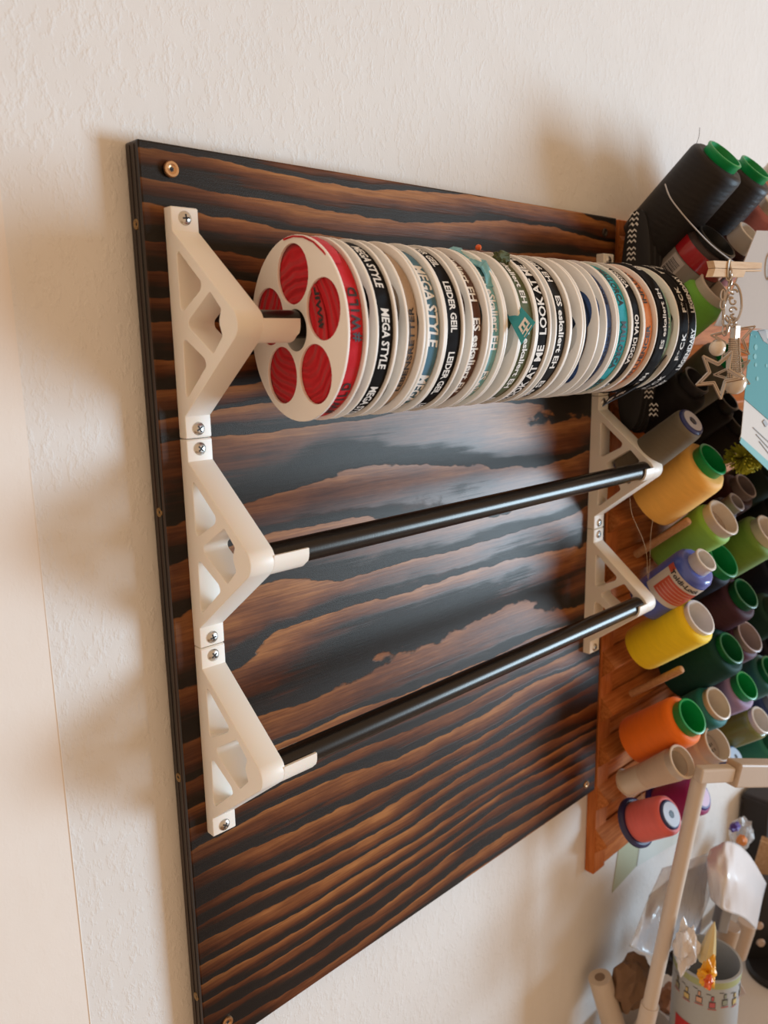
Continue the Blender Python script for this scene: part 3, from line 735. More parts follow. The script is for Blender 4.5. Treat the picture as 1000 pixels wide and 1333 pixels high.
# string wound once over the tall black cone and down to the clothes pin
def string(name, lab, pts, r, col, cat='thread'):
    m = plain('string_%.2f' % col[0], col, rough=.7)
    o = link(name, tube_me(name, smoothcurve(pts, 8), r, 6), None, m, True); tag(o, lab, cat); return o
string('string', 'pale twisted string slanting over the tall black cone to the clothes pin', [at(866, 240, -.075), at(872, 256, -.098), at(885, 274, -.118), at(905, 297, -.126), at(930, 322, -.128), at(962, 346, -.130)], .0006, (.40, .36, .33))
string('thread_end', 'loose thread dangling below the golden yellow cone', [at(820, 648, -.050), at(823, 670, -.055), at(836, 700, -.06), at(842, 722, -.06), at(843, 752, -.06)], .00022, (.5, .38, .24))
string('thread_end', 'second loose thread hanging straight down beside the wooden peg', [at(850, 676, -.070), at(847, 700, -.068), at(846, 735, -.064), at(844, 755, -.06)], .00020, (.5, .40, .28))
string('thread_end', 'tiny black thread end standing up from the tall black cone', [at(906, 189, -.082), at(910, 178, -.083), at(911, 166, -.084)], .00022, (.08, .07, .07))
string('thread_end', 'short pale thread hanging above the coral pink spool', [at(834, 1026, -.03), at(836, 1036, -.035), at(838, 1050, -.04)], .0002, (.6, .5, .4))

# ------------------------------------------------------------------ black printed ribbon hank behind the spools
def hank():
    c = Vector((.4925, -.0275, -.098))
    t = thing('ribbon_hank', 'hank of black ribbon printed with small white zigzags, left of the tall black cone', 'ribbon', c)
    n = 64
    for q in range(3):
        vs = []; fs = []; a_, b_ = .0165 + .001 * q, .101 + .0025 * q
        w0, w1 = -.012 + q * .008, -.012 + q * .008 + .0078
        for i in range(n):
            th = 2 * math.pi * i / n
            sx = math.copysign(abs(math.cos(th)) ** .7, math.cos(th)); sz = math.copysign(abs(math.sin(th)) ** .9, math.sin(th))
            for (w, sc) in ((w0, .93), (w0 + .0012, 1), (w1 - .0012, 1), (w1, .93)):
                vs.append((w, a_ * sx * sc, b_ * sz * sc))
        for i in range(n):
            j = (i + 1) % n
            for k in range(3): fs.append((i * 4 + k, i * 4 + k + 1, j * 4 + k + 1, j * 4 + k))
        fs.append(tuple(i * 4 for i in range(n))); fs.append(tuple(i * 4 + 3 for i in reversed(range(n))))
        o = link('ribbon_strand', sharp(mesh('strand', vs, fs), 40), t, m_blk, True)
    # zigzag marks on the camera-side face
    for (u, v, tl) in ((826, 287, .5), (823, 309, .2), (822, 332, 0), (845, 512, -.1), (851, 535, -.3)):
        for r_ in range(3):
            vs = []; fs = []
            p = at(u, v, c.x - .0124, 0) - c; z = p.z + .0050 - r_ * .0046
            for (yy, dz) in ((-.0045, -.001), (-.0022, .0012), (0, -.0010), (.0022, .0012), (.0045, -.001)):
                vs.append((-.0126, p.y + yy + tl * .001 * r_, z + dz)); vs.append((-.0126, p.y + yy, z + dz + .0015))
            for i in range(4): fs.append((2 * i, 2 * i + 2, 2 * i + 3, 2 * i + 1))
            link('zigzag_print', mesh('zigzag', vs, fs), t, WHITE_INK, False)
hank()

# ------------------------------------------------------------------ card, clothes pin, leaflet, pompom
def poly_plate(name, pts, thick, m, parent=None):
    n = len(pts); P = [Vector(p) for p in pts]
    nn = (P[1] - P[0]).cross(P[2] - P[0]).normalized() * thick / 2
    vs = [p + nn for p in P] + [p - nn for p in P]
    fs = [tuple(range(n)), tuple(range(2 * n - 1, n - 1, -1))] + [((i + 1) % n, i, i + n, (i + 1) % n + n) for i in range(n)]
    return link(name, sharp(mesh(name, vs, fs)), parent, m, False)
def origin_to(o, p):
    o.data.transform(Matrix.Translation(-Vector(p))); o.location = p
cardm = plain('grey_white_card', (.50, .445, .405), rough=.7)
YC = -.135
cr = poly_plate('paper_card', [at(985, 300, YC), at(1075, 303, YC), at(1075, 434, YC), at(930, 424, YC), at(956, 372, YC)], .0008, cardm)
tag(cr, 'blank greyish white card hanging at the right edge behind the clothes pin', 'card')
pc = at(1004, 348, YC - .002)
eo = link('eyelet', tube_me('eyelet', [pc + Vector((.006 * math.cos(a), -.0008, .0105 * math.sin(a))) for a in np.linspace(0, 2 * math.pi, 24, endpoint=False)], .0010, 8, True), cr, plain('eyelet_clear', (.42, .36, .33), rough=.2), True)
# clothes pin
A, B = at(924, 350, -.142), at(987, 352, -.150)
dx = (B - A).normalized(); dz = Vector((0, 0, 1)); dz = (dz - dx * dz.dot(dx)).normalized(); dy = dx.cross(dz)
if dy.dot(Vector(CC) - A) < 0: dy = -dy
mtx = Matrix((( dx.x, dy.x, dz.x, A.x), (dx.y, dy.y, dz.y, A.y), (dx.z, dy.z, dz.z, A.z), (0, 0, 0, 1)))
pin = thing('clothes_pin', 'small pale wooden clothes pin gripping the chain charms', 'clothes pin', A)
LL = (B - A).length
def inpin(name, loop, d0, d1, m):
    vs = [mtx @ Vector((x, d0, z)) - A for x, z in loop] + [mtx @ Vector((x, d1, z)) - A for x, z in loop]; n = len(loop)
    fs = [tuple(range(n)), tuple(range(2 * n - 1, n - 1, -1))] + [((i + 1) % n, i, i + n, (i + 1) % n + n) for i in range(n)]
    return link(name, sharp(mesh(name, vs, fs)), pin, m, False)
inpin('pin_half', [(0, -.0058), (LL * .62, -.0058), (LL * .66, -.0012), (LL, -.0010), (LL, .0002), (.003, .0002)], -.003, .003, M_PINE)
inpin('pin_half', [(.003, .0006), (LL * .60, .0006), (LL, .0012), (LL, .0058), (0, .0058)], -.003, .003, M_PINE)
pts = [mtx @ Vector((LL * .30 + .0016 * math.cos(a), .0036, .0072 * math.sin(a))) - A for a in np.linspace(0, 2 * math.pi, 20, endpoint=False)]
link('spring', tube_me('spring', pts, .0007, 6, True), pin, M_STEEL, True)

# leaflet
YL = -.128
for m_, sp_ in (('grey_white_card', .1),):
    bpy.data.materials[m_].node_tree.nodes['Principled BSDF'].inputs['Specular IOR Level'].default_value = sp_
leaf = thing('leaflet', 'teal and white printed leaflet with slanted bands at the right edge under the card', 'leaflet', at(978, 500, YL))
o0 = leaf.location.copy()
teal = plain('teal_print', (.09, .30, .32), rough=.6); whitep = plain('leaflet_white', (.66, .62, .58), rough=.6); ltb = plain('pale_teal_print', (.22, .48, .50), rough=.6)
def lf(name, uv, y, m): return poly_plate(name, [at(u, v, y) - o0 for u, v in uv], .0004, m, leaf)
lf('sheet', [(977, 430), (1090, 420), (1090, 690), (963, 572), (965, 565)], YL, whitep)
lf('teal_band', [(977, 430), (985, 431), (1090, 500), (1090, 625), (969, 519)], YL - .0006, teal)
lf('pale_band', [(965, 569), (1090, 681), (1090, 700), (963, 576)], YL - .0006, ltb)
lf('paper_corner', [(987, 431), (997, 430), (1000, 448), (994, 444)], YL - .001, plain('corner_grey', (.40, .38, .37), rough=.5))
for (u, v, r) in ((984, 452, 2.6), (983, 464, 2.4), (984, 475, 1.8), (986, 493, 2.0), (998, 476, 1.6), (978, 436, 1.0), (984, 438, 1.0)):
    lf('printed_dot', [(u + r * .8 * math.cos(a), v + r * 1.5 * math.sin(a)) for a in np.linspace(0, 2 * math.pi, 10, endpoint=False)], YL - .0010, ltb)
for q in range(3):
    lf('printed_line', [(981 + q * 4, 556 + q * 9), (1010, 583 + q * 9), (1010, 584.3 + q * 9), (981 + q * 4, 557.3 + q * 9)], YL - .0008, plain('thin_grey_print', (.30, .28, .27), rough=.6))
lf('printed_tick', [(993, 549), (996, 546), (1000, 552), (997, 556)], YL - .0009, plain('grey_print', (.30, .29, .29), rough=.6))

for m_ in ('teal_print', 'leaflet_white', 'pale_teal_print', 'corner_grey', 'teal_satin', 'white_sheet', 'pale_green_paper'):
    q_ = bpy.data.materials.get(m_)
    if q_: q_.node_tree.nodes['Principled BSDF'].inputs['Specular IOR Level'].default_value = .12
# pompom
pp = at(968, 596, -.108)
bm = bmesh.new()
for q in range(420):
    d = Vector((random.gauss(0, 1), random.gauss(0, 1), random.gauss(0, 1))).normalized()
    if q % 2: d = (d + Vector((.5, -.5, -1.0))).normalized()
    e = d * random.uniform(.015, .0205); e.x *= 1.1; e.z *= .8
    s_ = d.cross(Vector((.3, .2, .9))).normalized() * .0011; s2 = d.cross(s_).normalized() * .0011
    vv = [bm.verts.new(d * .002 + s_), bm.verts.new(d * .002 - s_), bm.verts.new(e - s_ * .9), bm.verts.new(e + s_ * .9), bm.verts.new(e * 1.03 + s2), bm.verts.new(e - s2)]
    bm.faces.new((vv[0], vv[1], vv[2], vv[3])); bm.faces.new((vv[3], vv[2], vv[4])); bm.faces.new((vv[2], vv[3], vv[5])); bm.faces.new((vv[0], vv[3], vv[5]))
me = bpy.data.meshes.new('pompom'); bm.to_mesh(me); bm.free()
tag(link('yarn_pompom', me, None, plain('yellow_green_yarn', (.42, .42, .03), rough=.9), False, pp), 'fluffy yellow-green yarn pompom below the teal leaflet', 'pompom')

# ------------------------------------------------------------------ charms
SIL = mat('antique_silver', (.50, .42, .35), .28, metal=.85); kk = N(SIL); kk.bump(kk.noise(kk.obj(), 500, 2), .15, .0004)
PEARL = mat('pearl', (.70, .60, .48), .22, coat=.6, coat_r=.1); kk = N(PEARL); kk.bump(kk.noise(kk.obj(), 180, 3, .6), .45, .0012)
YCH = -.148
def charm_plane(u, v, y=YCH):
    p = at(u, v, y); view = (Vector(CC) - p).normalized()
    ex = Vector((-view.y, view.x, 0)).normalized() * -1
    if ex.dot(Vector(CR[0])) < 0: ex = -ex
    return p, ex, Vector((0, 0, 1))
def star(name, lab, u, v, rpx, rot, y=YCH, r=.0011):
    p, ex, ez = charm_plane(u, v, y); sc = rpx / FPX * (p - Vector(CC)).length
    loops = []
    t = thing(name, lab, 'charm', p, group='star charms')
    for rad, tr, nm in ((1.0, r, 'star_outline'), (.80, r * .75, 'inner_line')):
        pts = []
        for k in range(10):
            a = R_(rot) + k * math.pi / 5; q = sc * rad * (1 if k % 2 == 0 else .43)
            pts.append(ex * q * math.cos(a) * .92 + ez * q * math.sin(a))
        dense = []
        for i in range(10):
            a_, b_ = pts[i], pts[(i + 1) % 10]
            for s_ in (.02, .5, .98): dense.append(a_.lerp(b_, s_))
        link(nm, tube_me(nm, dense, tr, 6, True), t, SIL, False)
    return t
star('star_charm', 'large open silver star charm hanging in front of the black cone', 936, 487, 30, 62)
star('star_charm', 'smaller open silver star charm near the clip, behind the chain tassel', 955, 440, 28, 100, YCH + .006, .0007)
star('star_charm', 'small silver star charm mostly hidden behind the large pearl', 955, 486, 24, 40, YCH + .01, .0006)
def pearl(u, v, rpx, lab):
    p = at(u, v, YCH - .004); r = rpx / FPX * (p - Vector(CC)).length
    t = thing('pearl_charm', lab, 'charm', p, group='pearl charms')
    link('bead', lathe_me('bead', [(r * math.sin(a), -r * math.cos(a)) for a in np.linspace(0, math.pi, 18)], 28), t, PEARL, True)
    link('bead_cap', lathe_me('bead_cap', [(0, r * 1.05), (r * .45, r * .98), (r * .62, r * .82), (r * .55, r * .80)], 16), t, SIL, True)
pearl(934, 453, 9.5, 'smaller baroque pearl bead left of the chain tassel')
pearl(957, 499, 13, 'large cream pearl bead at the bottom of the chain tassel')
# tassel of fine chain
tas = thing('chain_tassel', 'silver tassel of fine chains with a rectangular clasp', 'tassel', at(955, 430, YCH))
o0 = tas.location.copy()
for q in range(7):
    u0 = 950 + q * 2.0; u1 = 947.5 + q * 2.9
    pts = []; n = 40
    for i in range(n + 1):
        s_ = i / n; pts.append(at(u0 + (u1 - u0) * s_, 440 + 52 * s_, YCH - .003 - .0015 * math.sin(q)) - o0)
    tp = [1.0 if i % 2 else .55 for i in range(n + 1)]
    link('fine_chain', tube_me('fine_chain', pts, .0010, 6, False, tp), tas, SIL, False)
lo_, hi_ = at(951, 439, YCH), at(963, 425, YCH)
link('clasp', box_me('clasp', (-.0045, -.0022, -.006), (.0052, .0022, .006), .0006, 1), tas, SIL, False, at(957, 433, YCH) - o0)
# filigree drop
fil = thing('filigree_pendant', 'oval silver filigree pendant hanging from the clothes pin', 'pendant', at(954, 395, YCH))
p, ex, ez = charm_plane(954, 395); s_ = 1 / FPX * (p - Vector(CC)).length
oval = [ex * 9.5 * s_ * math.cos(a) * (1 - .15 * math.sin(a)) + ez * 22 * s_ * math.sin(a) for a in np.linspace(0, 2 * math.pi, 32, endpoint=False)]
link('rim', tube_me('rim', oval, .0010, 6, True), fil, SIL, True)
for (a, b, r, t0, t1) in ((0, 12, 4.5, 0, 5.2), (1, 2, 5, 2, 7.6), (0, -8, 4.8, 0, 5), (1, -15, 3, 1, 6), (-3, 5, 3, 0, 5)):
    link('scroll', tube_me('scroll', [ex * (a + r * (1 - .06 * k) * math.cos(t0 + (t1 - t0) * k / 14)) * s_ + ez * (b + r * (1 - .06 * k) * math.sin(t0 + (t1 - t0) * k / 14)) * s_ for k in range(15)], .0008, 6), fil, SIL, True)
# chain links from the pin down to the tassel
ch = thing('link_chain', 'short silver chain with lobster clasp between pin and pendant', 'chain', at(949, 365, YCH)); o0 = ch.location.copy()
for i, (u, v, a, b) in enumerate(((949, 356, 3, 8), (951, 364, 3.2, 7), (950, 372, 3, 6), (945, 418, 4, 6), (953, 420, 3.5, 5), (942, 409, 3, 6), (941, 396, 2.6, 6), (941, 384, 2.6, 6), (957, 418, 4, 4), (944, 430, 3, 6))):
    p, ex, ez = charm_plane(u, v); s_ = 1 / FPX * (p - Vector(CC)).length
    c0 = p - o0; rr_ = [c0 + ex * a * s_ * math.cos(t) * math.cos(i) + (Vector(CC) - p).normalized() * a * s_ * math.cos(t) * math.sin(i * .6) * .6 + ez * b * s_ * math.sin(t) for t in np.linspace(0, 2 * math.pi, 16, endpoint=False)]
    link('chain_link', tube_me('chain_link', rr_, .0007, 6, True), ch, SIL, True)

# ------------------------------------------------------------------ white lamp arm and pole
WP = plain('cream_white_paint', (.66, .57, .49), rough=.45)
def beam(name, parent, A, B, w, h, m, bev=.002):
    A = Vector(A); B = Vector(B); d = (B - A); L = d.length; d.normalize()
    z = Vector((0, 0, 1)); z = (z - d * z.dot(d)).normalized(); y = z.cross(d)
    mt = Matrix(((d.x, y.x, z.x, A.x), (d.y, y.y, z.y, A.y), (d.z, y.z, z.z, A.z), (0, 0, 0, 1)))
    return link(name, box_me(name, (0, -w / 2, -h / 2), (L, w / 2, h / 2), bev, 2, mt), parent, m, False)
arm = thing('lamp_arm', 'cream white lamp arm: slanting pole with a horizontal beam below the thread cones', 'lamp', (0, 0, 0))
P1 = at(908, 1008, -.112); P2 = at(952, 1006, -.130); P3 = at(1060, 1006, -.165)
beam('inner_beam', arm, P1, P2, .012, .0155, WP)
beam('outer_sleeve', arm, P2, P3, .018, .0250, plain('beige_sleeve', (.52, .40, .30), rough=.45))
pt, pb = at(911, 1012, -.108), at(838, 1345, -.075)
link('pole', tube_me('pole', [pt + (pt - pb) * .0, (pt + pb) / 2, pb + (pb - pt) * .35], .0078, 20), arm, WP, True)
link('pole_collar', tube_me('pole_collar', [pt + (pb - pt) * .88, pt + (pb - pt) * .93, pt + (pb - pt) * 1.0], .0095, 20), arm, WP, True)
org = pb + (pb - pt) * .35
for c_ in list(arm.children): c_.location = c_.location - org
arm.location = org

# ------------------------------------------------------------------ notes on the wall
nt = poly_plate('sticky_note', [at(797, 1162, YW - .0006), at(808, 1090, YW - .0006), at(836, 1075, YW - .0006), at(828, 1128, YW - .0006)], .0004, plain('pale_green_paper', (.50, .52, .36), rough=.8))
tag(nt, 'pale green paper note stuck on the wall under the end of the wooden rack', 'note')
nt = poly_plate('paper_sheet', [at(829, 1128, YW - .0006), at(838, 1070, YW - .0006), at(905, 1020, YW - .0006), at(890, 1092, YW - .0006)], .0004, plain('white_sheet', (.70, .74, .70), rough=.8))
tag(nt, 'white paper sheet on the wall behind the coral pink spool', 'paper')

# ------------------------------------------------------------------ desk and the things on it (lower right, mostly cut by the frame)
DZ = -.955
desk = thing('desk', 'white desk surface under the sewing supplies, below the frame', 'desk', (1.1, -.3, -1.75))
link('desk_top', box_me('desk_top', (-.80, -.35, DZ - .03 + 1.75), (.9, .30, DZ + 1.75), .003, 2), desk, plain('white_laminate', (.68, .64, .6), rough=.5), False)
for sx in (-.75, .85):
    for sy in (-.30, .25): link('leg', box_me('leg', (sx - .02, sy - .02, 0), (sx + .02, sy + .02, DZ - .03 + 1.75), .003, 1), desk, WP, False)
def cup(name, lab, cat, u, v, Y, r, h, m, wall_=.0015, inner=None, rimr=.0012, r_b=None):
    """vessel whose rim centre shows at pixel u,v"""
    p = at(u, v, Y); t = thing(name, lab, cat, (p.x, p.y, DZ)); H = p.z - DZ; rb = r_b or r
    prof = [(0, 0), (rb, 0), (r, H - .001), (r + rimr, H - .0005), (r + rimr, H + rimr), (r - wall_, H + rimr), (r - wall_, H - .002), (rb - wall_, .003), (0, .003)]
    link('body', lathe_me('body', prof, 56), t, m, True)
    return t, p, H
# tin with printed cups
tinm = plain('pale_blue_tin', (.42, .46, .49), rough=.4)
tin, tp, tH = cup('storage_tin', 'round pale blue tin printed with little hanging cups, holding small bags', 'tin', 921, 1247, -.105, .0355, .1, tinm)
wrap_t = lambda z: .0355
def tp_patch(name, z0, z1, a0, a1, m, n=40, dr=.0005): 
    return wrap_patch(name, tin, wrap_t, z0, z1, a0, a1, m, n, dr)
tp_patch('green_band', tH - .009, tH - .0012, 0, 360, plain('sage_green_print', (.38, .43, .22), rough=.4), 60)
cols = [(.30, .28, .20), (.62, .50, .22), (.62, .36, .26), (.50, .12, .14), (.28, .33, .28), (.60, .48, .2)]
for k in range(14):
    a = 150 + k * 22; zc = tH - .024 - .003 * (k % 2); c_ = plain('cup_print_%d' % (k % 6), cols[k % 6], rough=.4)
    dark = plain('outline_print', (.06, .05, .05), rough=.5)
    tp_patch('cup_print', zc - .006, zc + .002, a - 5.5, a + 5.5, dark, 6, .0005)
    tp_patch('cup_print', zc - .005, zc + .001, a - 4.6, a + 4.6, c_, 6, .0008)
    tp_patch('cup_print', zc + .003, zc + .009, a - 2.6, a + 2.6, dark, 4, .0005)
    tp_patch('cup_print', zc + .0036, zc + .0084, a - 1.8, a + 1.8, c_, 4, .0008)
    tp_patch('saucer_print', zc - .0082, zc - .0070, a - 7, a + 7, plain('red_outline', (.45, .10, .08), rough=.5), 6, .0008)
    tp_patch('garland_print', zc + .010, zc + .0108, a - 11, a - 3, dark, 4, .0005)
tp_patch('red_band', .0, tH - .062, 150, 215, plain('red_band_print', (.50, .02, .03), rough=.4), 20, .0005)
# plastic bags: crumpled thin sheets with folds
FILM = mat('clear_film', (.72, .74, .78), .18, spec=.8, trans=0.0, alpha=.42); FILM2 = mat('milky_film', (.80, .78, .78), .25, spec=.7, alpha=.85)
for m_ in (FILM, FILM2):
    k = N(m_); a = k.noise(k.mapping(k.obj(), (1, 1, .35)), 55, 3, .6, 1.0); k.bump(a, .7, .004)
def crumple(name, lab, cat, c, rad, m, seed, sub=4, amp=.22, stretch=(1, 1, 1), parent=None, fold=7):
    rnd = random.Random(seed); bm = bmesh.new(); bmesh.ops.create_icosphere(bm, subdivisions=sub, radius=1)
    dirs = [Vector((rnd.gauss(0, 1), rnd.gauss(0, 1), rnd.gauss(0, 1))).normalized() for _ in range(fold)]; ph = [rnd.random() * 6 for _ in dirs]
    for v in bm.verts:
        n_ = v.co.copy(); s_ = 0
        for d, q in zip(dirs, ph): s_ += 1 - 2 * abs(math.sin(d.dot(n_) * 4.2 + q))
        v.co = n_ * (1 + amp * s_ / len(dirs) * 1.6)
        v.co = Vector((v.co.x * stretch[0] * rad, v.co.y * stretch[1] * rad, v.co.z * stretch[2] * rad))
    me = bpy.data.meshes.new(name); bm.to_mesh(me); bm.free()
    o = link(name, me, parent, m, False, c)
    if lab: tag(o, lab, cat)
    return o
def sheet(name, lab, cat, rows, m, wave=.004, seed=1, sub=10):
    """draped film: grid of control points -> smooth crinkled sheet"""
    rnd = random.Random(seed); R0 = [smoothcurve(r, sub) for r in rows]; cols_ = len(R0[0]); G = []
    for j in range(cols_): G.append(smoothcurve([r[j] for r in R0], sub))
    n = len(G[0]); c0 = sum((q for g in G for q in g), Vector()) / (n * cols_)
    vs = []; f1, f2, f3 = rnd.random() * 6, rnd.random() * 6, rnd.random() * 6
    for j, g in enumerate(G):
        for i, q in enumerate(g):
            a = wave * (abs(math.sin(j * .55 + i * .22 + f1)) + .6 * abs(math.sin(j * .9 - i * .33 + f2)) + .4 * math.sin(i * .8 + f3))
            vs.append(q - c0 + (Vector(CC) - q).normalized() * a)
    fs = [(j * n + i, j * n + i + 1, (j + 1) * n + i + 1, (j + 1) * n + i) for j in range(cols_ - 1) for i in range(n - 1)]
    me = mesh(name, vs, fs); o = link(name, me, None, m, True, c0)
    sm = o.modifiers.new('thick', 'SOLIDIFY'); sm.thickness = .0004
    tag(o, lab, cat); return o
# grey garment bag with clear film behind the pole
greyf = plain('grey_cloth', (.17, .15, .16), rough=.7)
sheet('grey_pouch', 'grey fabric pouch in clear film standing behind the pole', 'pouch', [
    [at(845, 1165, -.03), at(880, 1140, -.05), at(925, 1120, -.06)],
    [at(838, 1200, -.04), at(878, 1190, -.055), at(915, 1190, -.06)],
    [at(828, 1235, -.05), at(868, 1250, -.06), at(905, 1260, -.06)]], greyf, .002, 3, 8)
sheet('plastic_bag', 'clear crinkled plastic bag draped over the grey pouch behind the pole', 'bag', [
    [at(862, 1130, -.05), at(895, 1120, -.065), at(935, 1105, -.075)],
    [at(838, 1185, -.055), at(880, 1180, -.07), at(925, 1165, -.075)],
    [at(820, 1232, -.06), at(860, 1245, -.07), at(905, 1215, -.075)]], FILM, .005, 5, 9)
sheet('tissue_bag', 'bright white crumpled plastic bag standing above the tin', 'bag', [
    [at(925, 1105, -.085), at(950, 1095, -.10), at(975, 1112, -.10), at(998, 1150, -.09)],
    [at(920, 1125, -.095), at(945, 1140, -.12), at(972, 1150, -.12), at(992, 1175, -.10)],
    [at(925, 1170, -.095), at(942, 1185, -.115), at(968, 1195, -.115), at(985, 1210, -.10)]], plain('white_bag_film', (.78, .76, .78), rough=.3), .006, 8, 8)
crumple('clear_bag_top', 'small clear bag with purple and orange pieces, above the white bag', 'bag', at(965, 1085, -.03), .020, FILM, 11, 3, .3, (1.2, .8, 1.2))
def chunk(name, lab, cat, u, v, Y, s_, col, seed, st=(1, 1, 1), rough=.5):
    return crumple(name, lab, cat, at(u, v, Y), s_, plain('chunk_%.2f_%.2f_%.2f' % col, col, rough=rough), seed, 3, .18, st, None, 3)
chunk('purple_piece', 'small violet plastic piece in the clear bag', 'trinket', 957, 1076, -.055, .0075, (.09, .05, .35), 2, (1.4, .8, .7))
chunk('orange_piece', 'small orange piece in the clear bag', 'trinket', 966, 1094, -.052, .007, (.80, .30, .08), 3)
# inside the tin
crumple('paper_bag', 'small white crumpled bag sticking out of the tin at the left', 'bag', at(893, 1232, -.11), .014, FILM2, 21, 4, .35, (1.1, .9, 2.0))
hp = at(918, 1262, -.125); t = thing('candy_cone', 'slim yellow and white pointed packet standing in the tin', 'packet', hp)
link('packet_point', lathe_me('packet_point', [(.009, 0), (.0082, .012), (.0055, .028), (.0025, .041), (0, .048)], 9), t, plain('pale_gold_film', (.66, .56, .30), rough=.25), False, (0, 0, .012), (R_(6), R_(4), 0))
link('packet_side', box_me('packet_side', (.006, -.002, .010), (.0085, .002, .046), .001, 1), t, plain('white_foil', (.75, .72, .68), rough=.3), False)
crumple('yellow_tangle', 'bright yellow crumpled band lying over the rim of the tin', 'band', at(921, 1268, -.140), .0125, plain('bright_yellow', (.85, .42, .02), rough=.35), 31, 4, .5, (1, .7, 1.25))
crumple('orange_tangle', 'orange red crumpled piece inside the yellow band', 'band', at(922, 1278, -.149), .0062, plain('orange_red', (.75, .12, .02), rough=.35), 33, 3, .5, (.9, .7, 1.4))
# tape rolls, wooden reels, boxes
def roll(name, lab, cat, u, v, Y, ro, ri, w, col, rot, icol=None):
    t = thing(name, lab, cat, at(u, v, Y), rot)
    link('band', lathe_me('band', [(ri + .003, -w / 2), (ro - .0006, -w / 2), (ro, -w / 2 + .0006), (ro, w / 2 - .0006), (ro - .0006, w / 2), (ri + .003, w / 2)], 44, closed=True), t, plain('roll_%.2f_%.2f' % col[:2], col, rough=.45), True)
    link('inner_ring', lathe_me('inner_ring', [(ri, -w / 2), (ri + .0028, -w / 2), (ri + .0028, w / 2), (ri, w / 2)], 36, closed=True), t, plain('ring_%.2f' % (icol or col)[0], icol or col, rough=.5), True)
    return t
roll('tape_roll', 'large greyish pink tape roll leaning inside the right of the tin', 'tape', 944, 1262, -.100, .0300, .0165, .016, (.44, .35, .31), (R_(62), R_(14), R_(40)), (.12, .06, .10))
def solid_cyl(name, lab, cat, u, v, Y, r, h, col, rot=(0, 0, 0), m=None):
    t = thing(name, lab, cat, at(u, v, Y), rot)
    mm = m or plain('cyl_%.2f_%.2f_%.2f' % col, col, rough=.45)
    link('barrel', lathe_me('barrel', [(0, -h / 2), (r * .94, -h / 2), (r, -h / 2 + .001), (r, h / 2 - .001), (r * .94, h / 2), (0, h / 2)], 32), t, mm, True)
    link('top_groove', lathe_me('top_groove', [(r * 1.0, h * .18), (r * 1.012, h * .2), (r * 1.012, h * .24), (r, h * .26)], 32), t, mm, True)
    return t
solid_cyl('wooden_reel', 'pale wooden reel standing behind the tin, left one', 'reel', 946, 1222, -.075, .0125, .040, (.50, .36, .25), (R_(8), R_(5), 0))
solid_cyl('wooden_reel', 'pale wooden reel standing behind the tin, right one', 'reel', 966, 1222, -.075, .0120, .050, (.56, .43, .33), (R_(8), R_(10), 0))
# grey packet with blue and red stripe
pk = at(940, 1185, -.085); t = thing('striped_packet', 'small grey packet with blue and red stripes below the white bag', 'packet', pk, (R_(10), R_(8), R_(40)))
link('packet_body', box_me('packet_body', (-.016, -.006, -.020), (.010, .006, .018), .002, 2), t, plain('grey_packet', (.36, .35, .36), rough=.4), False)
link('blue_stripe', box_me('blue_stripe', (.0012, -.0066, -.019), (.0065, .0, .0165), .0004, 1), t, plain('blue_stripe', (.10, .24, .45), rough=.4), False)
link('red_stripe', box_me('red_stripe', (.0066, -.0066, -.018), (.0095, .0, .015), .0004, 1), t, plain('red_stripe', (.50, .06, .08), rough=.4), False)
# dark gadget with buttons on the right edge, beige mug below it
t = thing('black_device', 'black device with round cream buttons at the right edge of the frame', 'device', at(1004, 1195, -.085), (0, R_(6), R_(-45)))
link('case', box_me('case', (-.030, -.012, -.062), (.030, .012, .060), .006, 3), t, plain('black_plastic', (.012, .011, .012), rough=.4), True)
for (a, b) in ((-.021, -.004), (-.014, -.030), (-.006, .030)):
    link('button', lathe_me('button', [(0, .0032), (.0045, .003), (.0058, .0012), (.006, 0)], 20), t, plain('cream_button', (.55, .42, .34), rough=.4), True, (a, -.0122, b), (R_(90), 0, 0))
t, p_, H_ = cup('beige_jar', 'beige cylindrical jar with black lid at the lower right corner', 'jar', 1012, 1268, -.105, .038, .1, plain('beige_jar', (.46, .31, .21), rough=.5), inner=None)
link('lid', lathe_me('lid', [(0, H_ + .012), (.036, H_ + .012), (.0395, H_ + .009), (.0395, H_ - .004), (0, H_ - .004)], 40), t, plain('black_lid', (.012, .011, .012), rough=.35), True)
# top right dark box and brown board behind
t = thing('dark_box', 'dark box at the right edge behind the white bag', 'box', at(1012, 1062, -.02), (0, 0, R_(0)))
link('box_body', box_me('box_body', (-.065, -.01, -.10), (.2, .03, .055), .003, 2), t, plain('near_black_board', (.020, .016, .016), rough=.6), False)
link('lid_rim', box_me('lid_rim', (-.066, -.012, .045), (.201, .031, .050), .001, 1), t, plain('near_black_board', (.020, .016, .016), rough=.6), False)
t = thing('wooden_block', 'light brown wooden block at the right edge beside the white bag', 'block', at(996, 1120, -.05), (R_(10), R_(35), R_(20)))
link('block_body', box_me('block_body', (-.014, -.010, -.035), (.02, .012, .03), .001, 1), t, oakish('block_wood', (.42, .25, .13), (.52, .34, .2)), False)
link('block_edge', box_me('block_edge', (-.0142, -.0102, .022), (.0202, .0122, .024), .0004, 1), t, M_PINE, False)
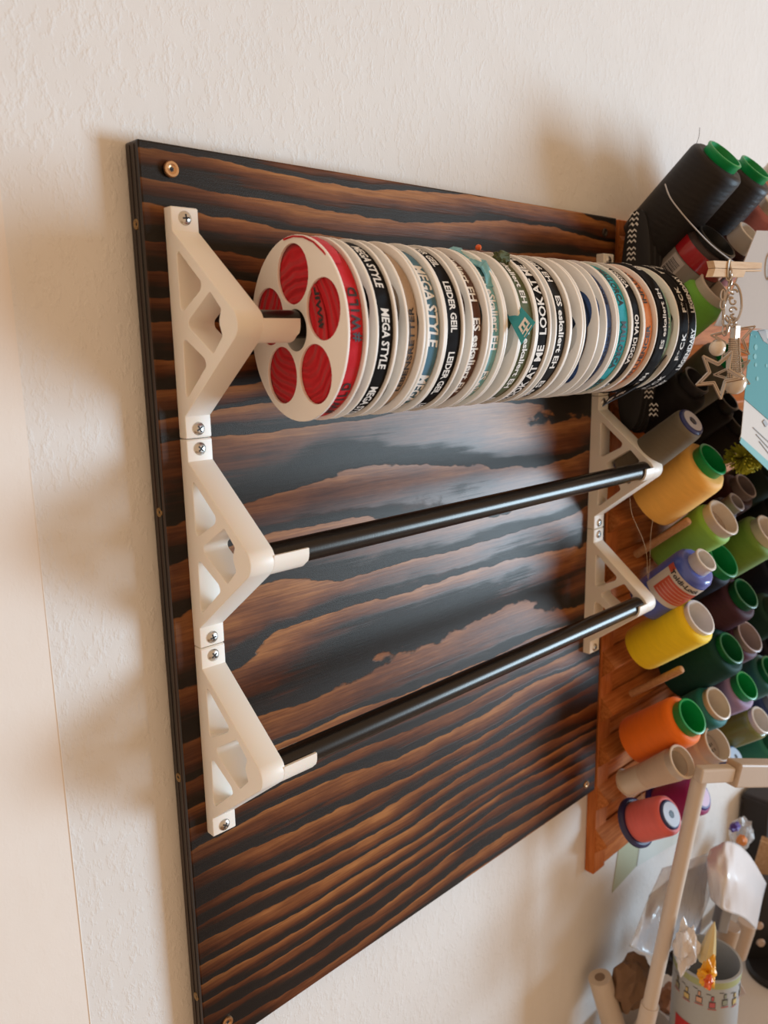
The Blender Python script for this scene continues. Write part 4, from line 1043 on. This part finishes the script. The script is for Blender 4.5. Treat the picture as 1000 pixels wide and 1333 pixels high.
# white tube, white jug, bucket rim, brown bag at the lower left of the group
WT = plain('white_tube', (.62, .53, .44), rough=.5)
t = thing('white_tube', 'white paper tube leaning on the wall at the bottom, left of the pole', 'tube', at(795, 1350, -.02))
o0 = t.location.copy(); a_, b_ = at(781, 1272, -.010) - o0, at(806, 1360, -.030) - o0
link('tube_wall', tube_me('tube_wall', [a_, a_.lerp(b_, .1), a_.lerp(b_, .5), b_, b_ + (b_ - a_) * .35], .0135, 24), t, WT, True)
link('tube_opening', tube_me('tube_opening', [a_ + (a_ - b_).normalized() * .0006, a_], .0060, 18), t, plain('tube_inside', (.25, .18, .13), rough=.7), True)
bucket, p_, H_ = cup('paper_bucket', 'white bucket with a raised handle standing behind the pole at the bottom', 'bucket', 838, 1338, -.040, .036, .1, plain('white_bucket', (.60, .54, .50), rough=.5), r_b=.031)
hpts = [Vector((.035 * math.cos(a), 0, H_ + .002 + .022 * math.sin(a))) for a in np.linspace(0, math.pi, 24)]
link('handle', tube_me('handle', hpts, .0015, 8), bucket, WT, True)
chunk('brown_bag', 'brown paper bag slumped behind the pole above the bucket', 'bag', 822, 1278, .0 - .03, .036, (.20, .115, .065), 41, (.9, .55, 1.05), .8)
chunk('dark_pouch', 'dark grey pouch between pole and tin', 'pouch', 878, 1238, -.055, .024, (.055, .045, .045), 43, (.9, .6, 1.5), .6)
chunk('orange_box_corner', 'rust orange box corner seen between pole and tin', 'box', 872, 1300, -.03, .018, (.30, .12, .05), 45, (1.3, .8, 1.0), .7)
t = thing('cream_mug', 'cream mug with looped handle standing behind the tin at the right', 'mug', at(968, 1300, -.055)); 
link('mug_body', lathe_me('mug_body', [(0, -.05), (.026, -.05), (.030, .040), (.0285, .041), (.0245, -.045), (0, -.045)], 36), t, plain('cream_glaze', (.60, .50, .40), rough=.3), True)
link('handle', tube_me('handle', [Vector((.024 + .020 * math.sin(a), -.016, .002 + .024 * math.cos(a))) for a in np.linspace(.1, math.pi - .1, 16)], .0030, 10), t, plain('cream_glaze', (.60, .50, .40), rough=.3), True)
